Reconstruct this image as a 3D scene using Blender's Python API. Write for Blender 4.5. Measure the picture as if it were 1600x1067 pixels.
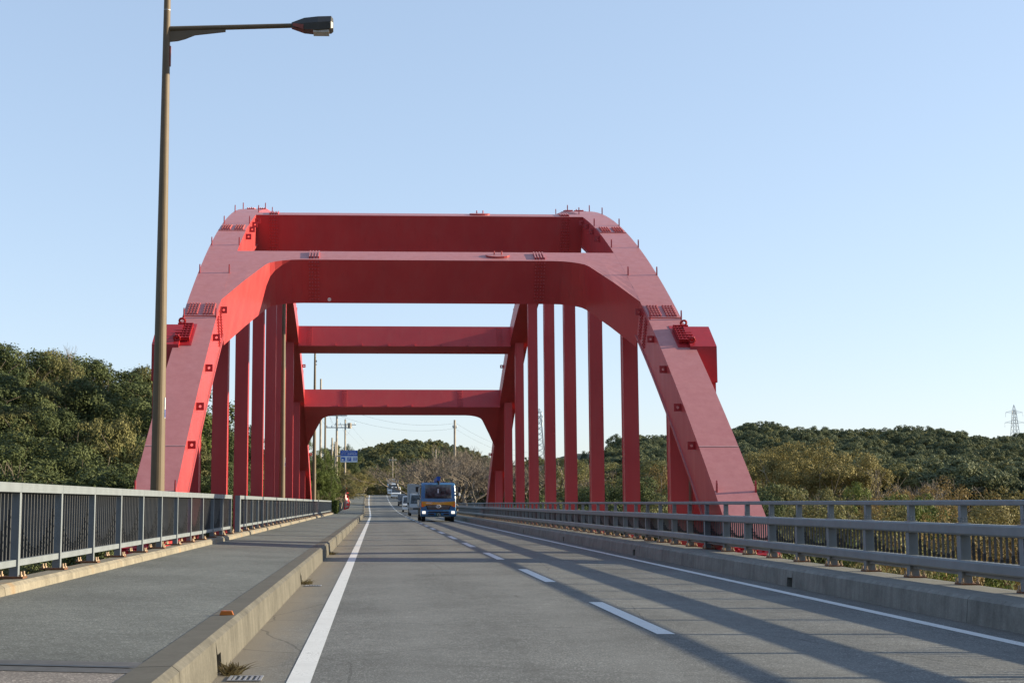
import bpy, math, random
import numpy as np
from mathutils import Vector, Matrix
random.seed(7); RNG = np.random.default_rng(7)
R = math.radians
for o in list(bpy.data.objects): bpy.data.objects.remove(o)
SC = bpy.context.scene; COL = SC.collection

# ------------------------------------------------------------------ camera
cam_d = bpy.data.cameras.new('camera'); cam = bpy.data.objects.new('camera', cam_d); COL.objects.link(cam)
EYE = Vector((0, 0, 1.25))
cam.location = EYE
cam.rotation_euler = (R(90 + 5.824), 0, R(-1.7664))
cam_d.sensor_width = 36; cam_d.lens = 45.0
cam_d.shift_x = 150 / 1600; cam_d.shift_y = 48.5 / 1600
cam_d.clip_start = 0.1; cam_d.clip_end = 8000
SC.camera = cam
# ------------------------------------------------------------------ sky, sun, exposure
SUN_EL, SUN_AZ = R(15.7), R(87.0)           # azimuth clockwise from +Y (the bridge axis) towards +X
w = bpy.data.worlds.new('World'); SC.world = w; w.use_nodes = True
nt = w.node_tree; nt.nodes.clear()
sky = nt.nodes.new('ShaderNodeTexSky'); sky.sky_type = 'NISHITA'; sky.sun_disc = False
sky.sun_elevation = SUN_EL; sky.sun_rotation = SUN_AZ
sky.air_density = 1.0; sky.dust_density = 0.5; sky.ozone_density = 3.0; sky.altitude = 20
bg = nt.nodes.new('ShaderNodeBackground'); bg.inputs[1].default_value = 0.15
out = nt.nodes.new('ShaderNodeOutputWorld')
gm = nt.nodes.new('ShaderNodeGamma'); gm.inputs[1].default_value = 0.475        # the photograph's soft tone curve, same for the whole sky
tn = nt.nodes.new('ShaderNodeMix'); tn.data_type = 'RGBA'; tn.blend_type = 'MULTIPLY'; tn.inputs[0].default_value = 1.0; tn.inputs[7].default_value = (1.40, 1.44, 1.57, 1)
nt.links.new(sky.outputs[0], gm.inputs[0]); nt.links.new(gm.outputs[0], tn.inputs[6]); nt.links.new(tn.outputs[2], bg.inputs[0]); nt.links.new(bg.outputs[0], out.inputs[0])
sl = bpy.data.lights.new('sun', 'SUN'); sun = bpy.data.objects.new('sun', sl); COL.objects.link(sun)
sl.energy = 5.0; sl.angle = R(0.5); sl.color = (1.0, 0.855, 0.60)
sd = Vector((math.sin(SUN_AZ) * math.cos(SUN_EL), math.cos(SUN_AZ) * math.cos(SUN_EL), math.sin(SUN_EL)))
sun.rotation_euler = sd.to_track_quat('Z', 'Y').to_euler(); sun.location = (60, 40, 60)
vs = SC.view_settings; vs.view_transform = 'Standard'; vs.look = 'None'; vs.gamma = 1; vs.exposure = 1.1
try: vs.use_curve_mapping = False
except Exception: pass
SC.cycles.max_bounces = 6; SC.cycles.diffuse_bounces = 3; SC.cycles.transparent_max_bounces = 6

# ------------------------------------------------------------------ materials
def newmat(name):
    m = bpy.data.materials.new(name); m.use_nodes = True
    n = m.node_tree; b = n.nodes['Principled BSDF']
    return m, n, b
def nd(n, t, **k):
    x = n.nodes.new(t)
    for a, v in k.items(): setattr(x, a, v)
    return x
def L(n, a, b): n.links.new(a, b)
def noise(n, scale, detail=3, coord=None, rough=0.55, stretch=None):
    x = nd(n, 'ShaderNodeTexNoise'); x.inputs['Scale'].default_value = scale; x.inputs['Detail'].default_value = detail
    x.inputs['Roughness'].default_value = rough
    if coord is None:
        tc = nd(n, 'ShaderNodeTexCoord'); coord = tc.outputs['Object']
    if stretch:
        mp = nd(n, 'ShaderNodeMapping'); mp.inputs['Scale'].default_value = stretch
        L(n, coord, mp.inputs[0]); coord = mp.outputs[0]
    L(n, coord, x.inputs['Vector']); return x.outputs['Fac']
def ramp(n, fac, stops):
    r = nd(n, 'ShaderNodeValToRGB'); e = r.color_ramp.elements
    while len(e) < len(stops): e.new(0.5)
    for i, (p, c) in enumerate(stops):
        e[i].position = p; e[i].color = (*c, 1) if len(c) == 3 else c
    L(n, fac, r.inputs[0]); return r.outputs[0]
def mixc(n, fac, a, b, mode='MIX'):
    x = nd(n, 'ShaderNodeMix', data_type='RGBA', blend_type=mode)
    for s, v in ((x.inputs[0], fac), (x.inputs[6], a), (x.inputs[7], b)):
        if hasattr(v, 'is_linked') or hasattr(v, 'links'): L(n, v, s)
        elif isinstance(v, (int, float)): s.default_value = v
        else: s.default_value = (*v, 1)
    return x.outputs[2]
def bump(n, b, fac, strength, dist=0.02):
    x = nd(n, 'ShaderNodeBump'); x.inputs['Strength'].default_value = strength; x.inputs['Distance'].default_value = dist
    L(n, fac, x.inputs['Height']); L(n, x.outputs[0], b.inputs['Normal'])
def math_(n, op, a, b=None, c=None):
    x = nd(n, 'ShaderNodeMath', operation=op)
    for i, v in enumerate((a, b, c)):
        if v is None: continue
        if isinstance(v, (int, float)): x.inputs[i].default_value = v
        else: L(n, v, x.inputs[i])
    return x.outputs[0]
def g3(v): return (v, v, v)
def simple(name, col, rough=0.5, metal=0.0, var=0.12, scale=6, spec=0.5, coat=0, bumpk=0.0, grime=None):
    m, n, b = newmat(name)
    f = noise(n, scale, 4)
    a = tuple(c * (1 - var) for c in col); c2 = tuple(min(1, c * (1 + var)) for c in col)
    c = ramp(n, f, [(0.3, a), (0.7, c2)])
    if grime:
        f2 = noise(n, grime[0], 5, stretch=(1, 1, 0.25)); c = mixc(n, ramp(n, f2, [(grime[1], g3(0)), (grime[1] + 0.18, g3(1))]), c, grime[2])
    L(n, c, b.inputs['Base Color']); b.inputs['Roughness'].default_value = rough; b.inputs['Metallic'].default_value = metal
    b.inputs['Specular IOR Level'].default_value = spec; b.inputs['Coat Weight'].default_value = coat
    if bumpk: bump(n, b, noise(n, scale * 6, 4), bumpk)
    return m

def mat_asphalt(name, base, tint=(1, 1, 1), road=False):
    m, n, b = newmat(name)
    tc = nd(n, 'ShaderNodeTexCoord').outputs['Object']
    f1 = noise(n, 75, 3, tc, 0.7); f2 = noise(n, 0.55, 4, tc); f3 = noise(n, 6, 4, tc, 0.6)
    vo = nd(n, 'ShaderNodeTexVoronoi'); vo.inputs['Scale'].default_value = 85; L(n, tc, vo.inputs['Vector'])
    col = lambda k: tuple(base * k * t for t in tint)
    c = ramp(n, f1, [(0.28, col(0.35)), (0.5, col(1.0)), (0.62, col(1.25)), (0.74, col(2.7))])
    spk = math_(n, 'LESS_THAN', nd_sep(n, vo.outputs['Color']), 0.10)
    c = mixc(n, math_(n, 'MULTIPLY', spk, 0.55), c, col(2.6))
    c = mixc(n, 1.0, c, ramp(n, f2, [(0.3, g3(0.78)), (0.7, g3(1.18))]), 'MULTIPLY')
    c = mixc(n, 1.0, c, ramp(n, f3, [(0.25, g3(0.82)), (0.75, g3(1.15))]), 'MULTIPLY')
    if road:
        sp = nd(n, 'ShaderNodeSeparateXYZ'); L(n, tc, sp.inputs[0]); x = sp.outputs[0]
        # dust gathered along the left kerb, tyre tracks polished along the lanes
        fe = noise(n, 3.0, 4, tc, stretch=(2.5, 0.5, 1))
        dust = nd(n, 'ShaderNodeMapRange'); L(n, math_(n, 'ADD', x, math_(n, 'MULTIPLY', fe, 0.35)), dust.inputs[0])
        dust.inputs[1].default_value = -0.35; dust.inputs[2].default_value = -0.85; dust.inputs[3].default_value = 0; dust.inputs[4].default_value = 0.8
        c = mixc(n, dust.outputs[0], c, (0.20, 0.172, 0.132))
        dust2 = nd(n, 'ShaderNodeMapRange'); L(n, math_(n, 'ADD', x, math_(n, 'MULTIPLY', fe, 0.5)), dust2.inputs[0])
        dust2.inputs[1].default_value = 6.1; dust2.inputs[2].default_value = 6.55; dust2.inputs[3].default_value = 0; dust2.inputs[4].default_value = 0.45
        c = mixc(n, dust2.outputs[0], c, (0.16, 0.14, 0.11))
        for cx in (0.35, 2.0, 3.5, 5.05):
            t = math_(n, 'SUBTRACT', 1.0, math_(n, 'MINIMUM', 1.0, math_(n, 'DIVIDE', math_(n, 'ABSOLUTE', math_(n, 'SUBTRACT', x, cx)), 0.42)))
            c = mixc(n, math_(n, 'MULTIPLY', t, 0.22), c, tuple(base * 1.45 * t_ for t_ in tint))
        fo = noise(n, 1.2, 5, tc, 0.7, stretch=(1.6, 0.12, 1))          # oil drip band down the middle of each lane
        for cx in (1.15, 4.25):
            t = math_(n, 'SUBTRACT', 1.0, math_(n, 'MINIMUM', 1.0, math_(n, 'DIVIDE', math_(n, 'ABSOLUTE', math_(n, 'SUBTRACT', x, cx)), 0.5)))
            c = mixc(n, math_(n, 'MULTIPLY', math_(n, 'MULTIPLY', t, ramp_v(n, fo, 0.4, 0.7)), 0.4), c, tuple(base * 0.5 * t_ for t_ in tint))
        # fine hairline cracks
        vc = nd(n, 'ShaderNodeTexVoronoi', feature='DISTANCE_TO_EDGE'); vc.inputs['Scale'].default_value = 0.33
        wn = nd(n, 'ShaderNodeTexNoise'); wn.inputs['Scale'].default_value = 1.5; L(n, tc, wn.inputs['Vector'])
        L(n, mixc(n, 0.12, tc, wn.outputs['Color']), vc.inputs['Vector'])
        c = mixc(n, math_(n, 'MULTIPLY', math_(n, 'LESS_THAN', vc.outputs['Distance'], 0.0022), 0.45), c, (0.03, 0.03, 0.03))
    L(n, c, b.inputs['Base Color']); b.inputs['Roughness'].default_value = 0.88; b.inputs['Specular IOR Level'].default_value = 0.3
    bump(n, b, f1, 0.55, 0.006)
    return m
def nd_sep(n, colsock):
    s = nd(n, 'ShaderNodeSeparateColor'); L(n, colsock, s.inputs[0]); return s.outputs[0]

def mat_concrete(name, base, rust_pitch=None, rust_off=0):
    m, n, b = newmat(name)
    tc = nd(n, 'ShaderNodeTexCoord').outputs['Object']
    f = noise(n, 2.2, 6, tc, 0.65); f2 = noise(n, 45, 3, tc, 0.6); fs = noise(n, 9, 4, tc, 0.6, stretch=(1, 1.0, 0.06))
    c = ramp(n, f, [(0.25, tuple(x * 0.62 for x in base)), (0.55, base), (0.8, tuple(x * 1.18 for x in base))])
    c = mixc(n, 1.0, c, ramp(n, f2, [(0.3, g3(0.84)), (0.7, g3(1.1))]), 'MULTIPLY')
    c = mixc(n, 1.0, c, ramp(n, fs, [(0.35, g3(0.8)), (0.65, g3(1.05))]), 'MULTIPLY')
    geo = nd(n, 'ShaderNodeNewGeometry'); sp = nd(n, 'ShaderNodeSeparateXYZ'); L(n, geo.outputs['True Normal'], sp.inputs[0])
    top = math_(n, 'GREATER_THAN', sp.outputs[2], 0.8)
    c = mixc(n, math_(n, 'MULTIPLY', top, 0.55), c, tuple(x * 0.75 for x in base))     # upward faces toned darker
    if rust_pitch:
        s2 = nd(n, 'ShaderNodeSeparateXYZ'); L(n, tc, s2.inputs[0])
        fn = noise(n, 14, 3, tc)
        ph = math_(n, 'PINGPONG', math_(n, 'ADD', math_(n, 'SUBTRACT', s2.outputs[1], rust_off), math_(n, 'MULTIPLY', math_(n, 'SUBTRACT', fn, 0.5), 0.12)), rust_pitch / 2)
        k = nd(n, 'ShaderNodeMapRange'); L(n, ph, k.inputs[0]); k.inputs[1].default_value = 0.12; k.inputs[2].default_value = 0.05
        k.inputs[3].default_value = 0; k.inputs[4].default_value = 0.5
        c = mixc(n, math_(n, 'MULTIPLY', k.outputs[0], ramp_v(n, noise(n, 0.7, 2, tc), 0.42, 0.6)), c, (0.34, 0.19, 0.07))
    L(n, c, b.inputs['Base Color']); b.inputs['Roughness'].default_value = 0.9; b.inputs['Specular IOR Level'].default_value = 0.25
    bump(n, b, f2, 0.3, 0.006)
    return m
def ramp_v(n, f, a, b_):
    k = nd(n, 'ShaderNodeMapRange'); L(n, f, k.inputs[0]); k.inputs[1].default_value = a; k.inputs[2].default_value = b_; return k.outputs[0]

def mat_red(name, fade=True):
    m, n, b = newmat(name)
    tc = nd(n, 'ShaderNodeTexCoord').outputs['Object']
    f = noise(n, 0.6, 4, tc); fs = noise(n, 3.0, 5, tc, 0.65, stretch=(1, 1, 0.12))
    red = ramp(n, f, [(0.3, (0.40, 0.038, 0.044)), (0.7, (0.46, 0.047, 0.051))])
    red = mixc(n, math_(n, 'MULTIPLY', ramp_v(n, fs, 0.45, 0.75), 0.3), red, (0.40, 0.09, 0.085))
    fd = noise(n, 7.0, 6, tc, 0.75, stretch=(1, 1, 0.05))
    red = mixc(n, math_(n, 'MULTIPLY', ramp_v(n, fd, 0.56, 0.78), 0.35), red, (0.17, 0.022, 0.026))       # old water runs
    fr = noise(n, 2.3, 7, tc, 0.8)
    red = mixc(n, math_(n, 'MULTIPLY', ramp_v(n, fr, 0.70, 0.78), 0.5), red, (0.20, 0.035, 0.028))
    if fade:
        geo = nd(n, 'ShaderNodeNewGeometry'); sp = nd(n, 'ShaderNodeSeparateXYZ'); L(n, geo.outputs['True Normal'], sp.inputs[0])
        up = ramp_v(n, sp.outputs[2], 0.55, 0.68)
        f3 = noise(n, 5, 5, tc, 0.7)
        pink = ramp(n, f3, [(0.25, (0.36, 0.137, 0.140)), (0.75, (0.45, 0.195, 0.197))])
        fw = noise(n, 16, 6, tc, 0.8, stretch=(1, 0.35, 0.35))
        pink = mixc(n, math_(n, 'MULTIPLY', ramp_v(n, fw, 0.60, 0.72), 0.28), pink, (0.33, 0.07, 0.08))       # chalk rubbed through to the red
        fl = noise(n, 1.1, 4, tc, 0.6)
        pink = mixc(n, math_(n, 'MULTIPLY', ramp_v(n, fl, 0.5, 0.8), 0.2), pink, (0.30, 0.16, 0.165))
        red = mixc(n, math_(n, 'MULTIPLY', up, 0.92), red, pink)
    L(n, red, b.inputs['Base Color'])
    L(n, ramp(n, fs, [(0.3, g3(0.36)), (0.7, g3(0.5))]), b.inputs['Roughness'])
    b.inputs['Specular IOR Level'].default_value = 0.45
    return m

def mat_leaf(name, dark, light, extra=None, trans=0.22):
    m, n, b = newmat(name)
    at = nd(n, 'ShaderNodeAttribute', attribute_name='tint'); oi = nd(n, 'ShaderNodeObjectInfo')
    v = math_(n, 'ADD', math_(n, 'MULTIPLY', at.outputs['Fac'], 0.72), math_(n, 'MULTIPLY', oi.outputs['Random'], 0.28))
    stops = [(0.0, dark), (0.55, tuple((a + c) / 2 for a, c in zip(dark, light))), (1.0, light)]
    c = ramp(n, v, stops)
    if extra: c = mixc(n, math_(n, 'GREATER_THAN', at.outputs['Fac'], extra[0]), c, extra[1])
    L(n, c, b.inputs['Base Color']); b.inputs['Roughness'].default_value = 0.65; b.inputs['Specular IOR Level'].default_value = 0.12
    tr = nd(n, 'ShaderNodeBsdfTranslucent'); L(n, c, tr.inputs[0])
    mx = nd(n, 'ShaderNodeMixShader'); mx.inputs[0].default_value = trans
    L(n, b.outputs[0], mx.inputs[1]); L(n, tr.outputs[0], mx.inputs[2]); L(n, mx.outputs[0], n.nodes['Material Output'].inputs[0])
    return m

M = {}
M['road'] = mat_asphalt('asphalt_road', 0.118, (0.965, 1.0, 0.985), True)
M['walk'] = mat_asphalt('asphalt_sidewalk', 0.113, (0.93, 1.0, 0.965))
M['walk_old'] = mat_asphalt('asphalt_old_brown', 0.15, (1.08, 0.97, 0.9))
M['conc'] = mat_concrete('kerb_concrete', (0.122, 0.115, 0.098))
M['conc_r'] = mat_concrete('parapet_concrete', (0.215, 0.215, 0.20))
M['conc_l'] = mat_concrete('railing_kerb_concrete', (0.24, 0.215, 0.17), 1.85, 0.35)
M['deck'] = mat_concrete('deck_concrete', (0.30, 0.29, 0.27))
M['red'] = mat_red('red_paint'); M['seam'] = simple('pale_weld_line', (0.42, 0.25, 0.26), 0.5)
M['redfresh'] = simple('fresh_red_paint', (0.34, 0.014, 0.02), 0.38, var=0.1)
def mat_line():
    m, n, b = newmat('road_paint_white')
    tc = nd(n, 'ShaderNodeTexCoord').outputs['Object']
    f = noise(n, 60, 4, tc, 0.7); f2 = noise(n, 2.5, 4, tc)
    c = ramp(n, f2, [(0.3, (0.50, 0.51, 0.51)), (0.7, (0.60, 0.61, 0.61))])
    wear = ramp_v(n, math_(n, 'ADD', f, math_(n, 'MULTIPLY', f2, 0.45)), 0.80, 0.95)
    c = mixc(n, wear, c, (0.16, 0.16, 0.155))
    L(n, c, b.inputs['Base Color']); b.inputs['Roughness'].default_value = 0.7; bump(n, b, f, 0.3, 0.003); return m
M['line'] = mat_line()
M['rail'] = simple('grey_railing_paint', (0.172, 0.195, 0.215), 0.5, var=0.10, scale=4, grime=(5, 0.64, (0.19, 0.185, 0.17)))
M['raildark'] = simple('dark_baluster_paint', (0.095, 0.097, 0.10), 0.5, var=0.15, scale=5)
M['railblack'] = simple('dark_wave_plate_paint', (0.022, 0.026, 0.032), 0.5, var=0.15, scale=5)
M['jointplate'] = simple('worn_joint_steel', (0.058, 0.058, 0.06), 0.75, var=0.3, scale=9)
M['rust'] = simple('rusty_steel', (0.15, 0.065, 0.03), 0.85, var=0.45, scale=30, bumpk=0.3)
M['boltrust'] = simple('galvanised_rusty_bolt', (0.36, 0.25, 0.16), 0.6, var=0.4, scale=40)
M['pole'] = simple('brown_lamp_paint', (0.118, 0.083, 0.047), 0.62, var=0.1, scale=3)
M['lamphead'] = simple('lamp_head_paint', (0.04, 0.038, 0.036), 0.45)
M['lens'] = simple('lamp_lens_glass', (0.42, 0.38, 0.33), 0.15, coat=0.5)
M['lampred'] = simple('reddish_lamp_base', (0.22, 0.05, 0.035), 0.6)
M['cpole'] = simple('concrete_pole', (0.36, 0.31, 0.25), 0.85, var=0.2, scale=4, grime=(2, 0.6, (0.22, 0.18, 0.14)))
M['steel'] = simple('galvanised_steel', (0.32, 0.33, 0.34), 0.45, 0.6)
M['black'] = simple('black_plastic', (0.012, 0.012, 0.013), 0.6)
M['wire'] = simple('cable_black', (0.03, 0.03, 0.03), 0.6)
M['tyre'] = simple('tyre_rubber', (0.025, 0.025, 0.026), 0.9, bumpk=0.2)
M['rim'] = simple('wheel_rim', (0.35, 0.35, 0.36), 0.4, 0.7)
M['glass'] = simple('dark_vehicle_glass', (0.05, 0.06, 0.068), 0.06, var=0.85, scale=3.2, spec=0.6, coat=0.4)  # light and dark blotches painted in for reflections and cab interior
M['blue'] = simple('blue_truck_paint', (0.035, 0.14, 0.30), 0.25, var=0.06, coat=0.6)
M['orange'] = simple('orange_truck_paint', (0.60, 0.28, 0.02), 0.3, var=0.06, coat=0.5)
M['amber'] = simple('amber_lens', (0.85, 0.16, 0.02), 0.2, coat=0.6)
M['white'] = simple('white_vehicle_paint', (0.68, 0.70, 0.72), 0.28, var=0.04, coat=0.5)
M['silver'] = simple('silver_vehicle_paint', (0.42, 0.44, 0.46), 0.35, 0.3, var=0.06)
M['darkcar'] = simple('dark_vehicle_paint', (0.045, 0.05, 0.06), 0.22, coat=0.7)
M['greybox'] = simple('grey_cargo_panel', (0.36, 0.38, 0.40), 0.55, var=0.1)
M['lamp_lit'] = simple('clear_headlamp', (0.9, 0.88, 0.8), 0.12, coat=1.0)
_n = M['lamp_lit'].node_tree.nodes['Principled BSDF']; _n.inputs['Emission Color'].default_value = (1, 0.93, 0.8, 1); _n.inputs['Emission Strength'].default_value = 0.5
M['plate'] = simple('number_plate_green', (0.02, 0.07, 0.05), 0.5)
M['text'] = simple('white_lettering', (0.78, 0.78, 0.76), 0.5, var=0.03)
M['signblue'] = simple('sign_blue', (0.015, 0.09, 0.42), 0.35, var=0.06)
M['signwhite'] = simple('sign_white', (0.62, 0.68, 0.76), 0.4, var=0.05)
M['flagred'] = simple('banner_red', (0.62, 0.03, 0.04), 0.8)
M['flagwhite'] = simple('banner_white', (0.75, 0.72, 0.70), 0.8)
M['reflector'] = simple('orange_reflector', (0.50, 0.14, 0.02), 0.3, coat=0.5)
M['bark'] = simple('bark', (0.14, 0.11, 0.085), 0.9, var=0.35, scale=8, bumpk=0.4)
M['barklight'] = simple('pale_bark', (0.26, 0.22, 0.175), 0.9, var=0.3, scale=8)
M['twig'] = simple('bare_twig_bark', (0.165, 0.135, 0.105), 0.9, var=0.3, scale=2)
M['leafdark'] = mat_leaf('leaf_dark_evergreen', (0.028, 0.045, 0.020), (0.132, 0.155, 0.064))
M['leafgreen'] = mat_leaf('leaf_fresh_green', (0.036, 0.060, 0.018), (0.165, 0.20, 0.055))
M['leafolive'] = mat_leaf('leaf_olive', (0.058, 0.066, 0.028), (0.25, 0.235, 0.098))
M['leafrust'] = mat_leaf('leaf_autumn', (0.105, 0.080, 0.034), (0.33, 0.23, 0.09))
M['leaftan'] = mat_leaf('leaf_tan_olive', (0.085, 0.082, 0.036), (0.31, 0.26, 0.10))
M['leaffar'] = mat_leaf('leaf_far_evergreen', (0.058, 0.080, 0.050), (0.185, 0.20, 0.105))
M['weed'] = mat_leaf('weed_leaf', (0.07, 0.05, 0.025), (0.26, 0.21, 0.10))
def mat_ground():
    m, n, b = newmat('woodland_ground')
    f = noise(n, 0.4, 6); f2 = noise(n, 6, 4)
    c = ramp(n, f, [(0.3, (0.035, 0.045, 0.02)), (0.55, (0.07, 0.065, 0.032)), (0.75, (0.12, 0.095, 0.05))])
    c = mixc(n, 1.0, c, ramp(n, f2, [(0.3, g3(0.6)), (0.7, g3(1.3))]), 'MULTIPLY')
    L(n, c, b.inputs['Base Color']); b.inputs['Roughness'].default_value = 0.95; bump(n, b, f2, 0.8, 0.2); return m
M['ground'] = mat_ground()

# ------------------------------------------------------------------ builders
def tag(o, label=None, cat=None, group=None, kind=None):
    if label: o['label'] = label
    if cat: o['category'] = cat
    if group: o['group'] = group
    if kind: o['kind'] = kind
    return o
def empty(name, loc=(0, 0, 0), label=None, cat=None, group=None):
    o = bpy.data.objects.new(name, None); COL.objects.link(o); o.location = loc; o.empty_display_size = 0.3
    return tag(o, label, cat, group)
def link(name, me, parent=None, loc=None):
    o = bpy.data.objects.new(name, me); COL.objects.link(o)
    if parent: o.parent = parent
    if loc is not None: o.location = loc
    return o
class MB:
    def __init__(s): s.v = []; s.f = []; s.mi = []; s.m = 0
    def add(s, vs_, fs):
        k = len(s.v); s.v += [tuple(p) for p in vs_]; s.f += [tuple(i + k for i in f) for f in fs]; s.mi += [s.m] * len(fs); return s
    def box(s, x0, x1, y0, y1, z0, z1):
        return s.add([(x0, y0, z0), (x1, y0, z0), (x1, y1, z0), (x0, y1, z0), (x0, y0, z1), (x1, y0, z1), (x1, y1, z1), (x0, y1, z1)],
                     [(3, 2, 1, 0), (4, 5, 6, 7), (0, 1, 5, 4), (1, 2, 6, 5), (2, 3, 7, 6), (3, 0, 4, 7)])
    def obox(s, c, ax, ay, az, hx, hy, hz):
        c = Vector(c); P = []
        for sz in (-1, 1):
            for sx, sy in ((-1, -1), (1, -1), (1, 1), (-1, 1)): P.append(c + ax * hx * sx + ay * hy * sy + az * hz * sz)
        return s.add(P, [(3, 2, 1, 0), (4, 5, 6, 7), (0, 1, 5, 4), (1, 2, 6, 5), (2, 3, 7, 6), (3, 0, 4, 7)])
    def tube(s, p0, p1, r0, r1=None, n=8, caps=True):
        p0 = Vector(p0); p1 = Vector(p1); r1 = r0 if r1 is None else r1
        d = (p1 - p0); d = d.normalized() if d.length > 1e-9 else Vector((0, 0, 1))
        a = d.cross(Vector((0, 0, 1))); a = a.normalized() if a.length > 1e-3 else Vector((1, 0, 0)); b = d.cross(a)
        P = [p0 + (a * math.cos(t) + b * math.sin(t)) * r0 for t in [2 * math.pi * i / n for i in range(n)]]
        P += [p1 + (a * math.cos(t) + b * math.sin(t)) * r1 for t in [2 * math.pi * i / n for i in range(n)]]
        F = [(i, i + n, (i + 1) % n + n, (i + 1) % n) for i in range(n)]
        if caps: F += [tuple(range(n)), tuple(range(2 * n - 1, n - 1, -1))]
        return s.add(P, F)
    def prism(s, poly, d):
        n = len(poly); d = Vector(d); P = [Vector(p) for p in poly] + [Vector(p) + d for p in poly]
        return s.add(P, [tuple(range(n - 1, -1, -1)), tuple(range(n, 2 * n))] + [(i, (i + 1) % n, (i + 1) % n + n, i + n) for i in range(n)])
    def mesh(s, name, mats, smooth=False):
        me = bpy.data.meshes.new(name); me.from_pydata([tuple(p) for p in s.v], [], s.f)
        mats = mats if isinstance(mats, (list, tuple)) else [mats]
        for m in mats: me.materials.append(m)
        if len(mats) > 1: me.polygons.foreach_set('material_index', s.mi)
        fix_normals(me)
        if smooth: me.polygons.foreach_set('use_smooth', [True] * len(me.polygons))
        me.update(); return me
    def build(s, name, mats, parent=None, smooth=False, loc=None, bevel=0, seg=2):
        o = link(name, s.mesh(name, mats, smooth), parent, loc)
        if bevel:
            b = o.modifiers.new('bevel', 'BEVEL'); b.width = bevel; b.segments = seg; b.limit_method = 'ANGLE'; b.angle_limit = R(35)
        return o
import bmesh
def fix_normals(me):
    bm = bmesh.new(); bm.from_mesh(me); bmesh.ops.recalc_face_normals(bm, faces=bm.faces); bm.to_mesh(me); bm.free()
def smooth(t, a, b):
    t = min(1, max(0, (t - a) / (b - a))); return t * t * (3 - 2 * t)
# ------------------------------------------------------------------ alignment of the road
def zr(Y):
    if Y < 115: return 0.0
    if Y <= 235: return 0.00017 * (Y - 115) ** 2
    z = 0.00017 * 120 ** 2; s0 = 2 * 0.00017 * 120; t = Y - 235
    return z + s0 * t - 0.0011 * t * t if t < 40 else z + s0 * 40 - 0.0011 * 1600 - 0.047 * (t - 40)
def sx(Y): return -0.75 * smooth(Y, 108, 235) - (0.006 * (Y - 246) ** 2 if Y > 246 else 0)
YS = [-14 + 2 * i for i in range(70)] + [126 + 4 * i for i in range(54)]
def sweep(name, prof, mat, ys=None, parent=None, closed=False, dz=0.0, dx=0.0):
    """profile of (x, z) swept along the road"""
    ys = ys or YS; n = len(prof); mb = MB(); P = []; F = []
    for Y in ys: P += [(x + sx(Y) + dx, Y, z + zr(Y) + dz) for x, z in prof]
    for i in range(len(ys) - 1):
        for j in range(n if closed else n - 1):
            k = (j + 1) % n; F.append((i * n + j, i * n + k, (i + 1) * n + k, (i + 1) * n + j))
    if closed: F += [tuple(range(n)), tuple(range(len(ys) * n - 1, (len(ys) - 1) * n - 1, -1))]
    mb.add(P, F); return mb.build(name, mat, parent)
def yrange(a, b, st=2.0):
    n = max(1, int(math.ceil((b - a) / st))); return [a + (b - a) * i / n for i in range(n + 1)]

# ------------------------------------------------------------------ terrain
def g(X, Y):
    road = zr(Y) - 0.25
    base = -11.0
    if X < -6: hill = -9 + 0.60 * (-X - 6)
    else: hill = -9
    hill = 24 * (1 - math.exp(-max(0, hill + 11) / 24)) * 1.25 - 11 if hill > -11 else hill
    right = -11 + 9.0 * smooth(Y, 70, 170) + 2.5 * smooth(X, 25, 70)
    z = max(hill if X < -6 else -11, right if X > 8 else -11)
    # embankment carrying the road before and after the bridge
    emb = max(smooth(Y, 96, 116), 1 - smooth(Y, -6, 8))
    X0 = X; XC = 1.2 + sx(Y); side = max(0, abs(X - XC) - 6.5)
    if emb > 0: z = max(z, z * (1 - emb) + emb * max(z, road - side * 0.45))
    if abs(X - 1.2) <= 7.0 and emb < 1 and Y > 0: z = min(z, -9 + (road + 9) * emb)
    if 116 < Y < 300 and abs(X - XC) < 7: z = road
    # far hills
    hc = 25.5 * math.exp(-((X - 15) / 50) ** 2 - ((Y - 520) / 120) ** 2)
    rid = 19.5 * math.exp(-((Y - 390) / 105) ** 2) * smooth(X, 18, 62) * (1 + 0.07 * math.sin(X * 0.055 + 1.0) + 0.05 * math.sin(X * 0.13))
    lf = 16 * math.exp(-((Y - 330) / 140) ** 2) * smooth(-X, 12, 60)
    far = max(hc, rid, lf)
    if Y > 116 and abs(X - XC) < 7 and Y < 300: return road
    if Y < -25: z = max(z, -11 + 62 * (1 - math.exp(-(-25 - Y) / 60)))        # unseen bare hill behind the camera, added to block low sky light
    return max(z, far - 3 if far > 3 else z) if far > 3 else z
xs = sorted(set([-2500, -1500, -900, -600, -400, -300, -220, -160, -120, -100, -80, -70] + [-60 + 3 * i for i in range(44)] + [75 + 8 * i for i in range(24)] + [280, 340, 420, 600, 900, 1500, 2500]))
ys_ = sorted(set([-800, -400, -200, -120, -80, -50, -30] + [-20 + 4 * i for i in range(60)] + [224 + 12 * i for i in range(36)] + [700, 850, 1100, 1600, 2500, 4000]))
mb = MB(); W = len(xs)
P = [(x, y, g(x, y)) for y in ys_ for x in xs]
F = [(j * W + i, j * W + i + 1, (j + 1) * W + i + 1, (j + 1) * W + i) for j in range(len(ys_) - 1) for i in range(W - 1)]
mb.add(P, F); tag(mb.build('ground', M['ground'], smooth=True), kind='structure')

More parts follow.
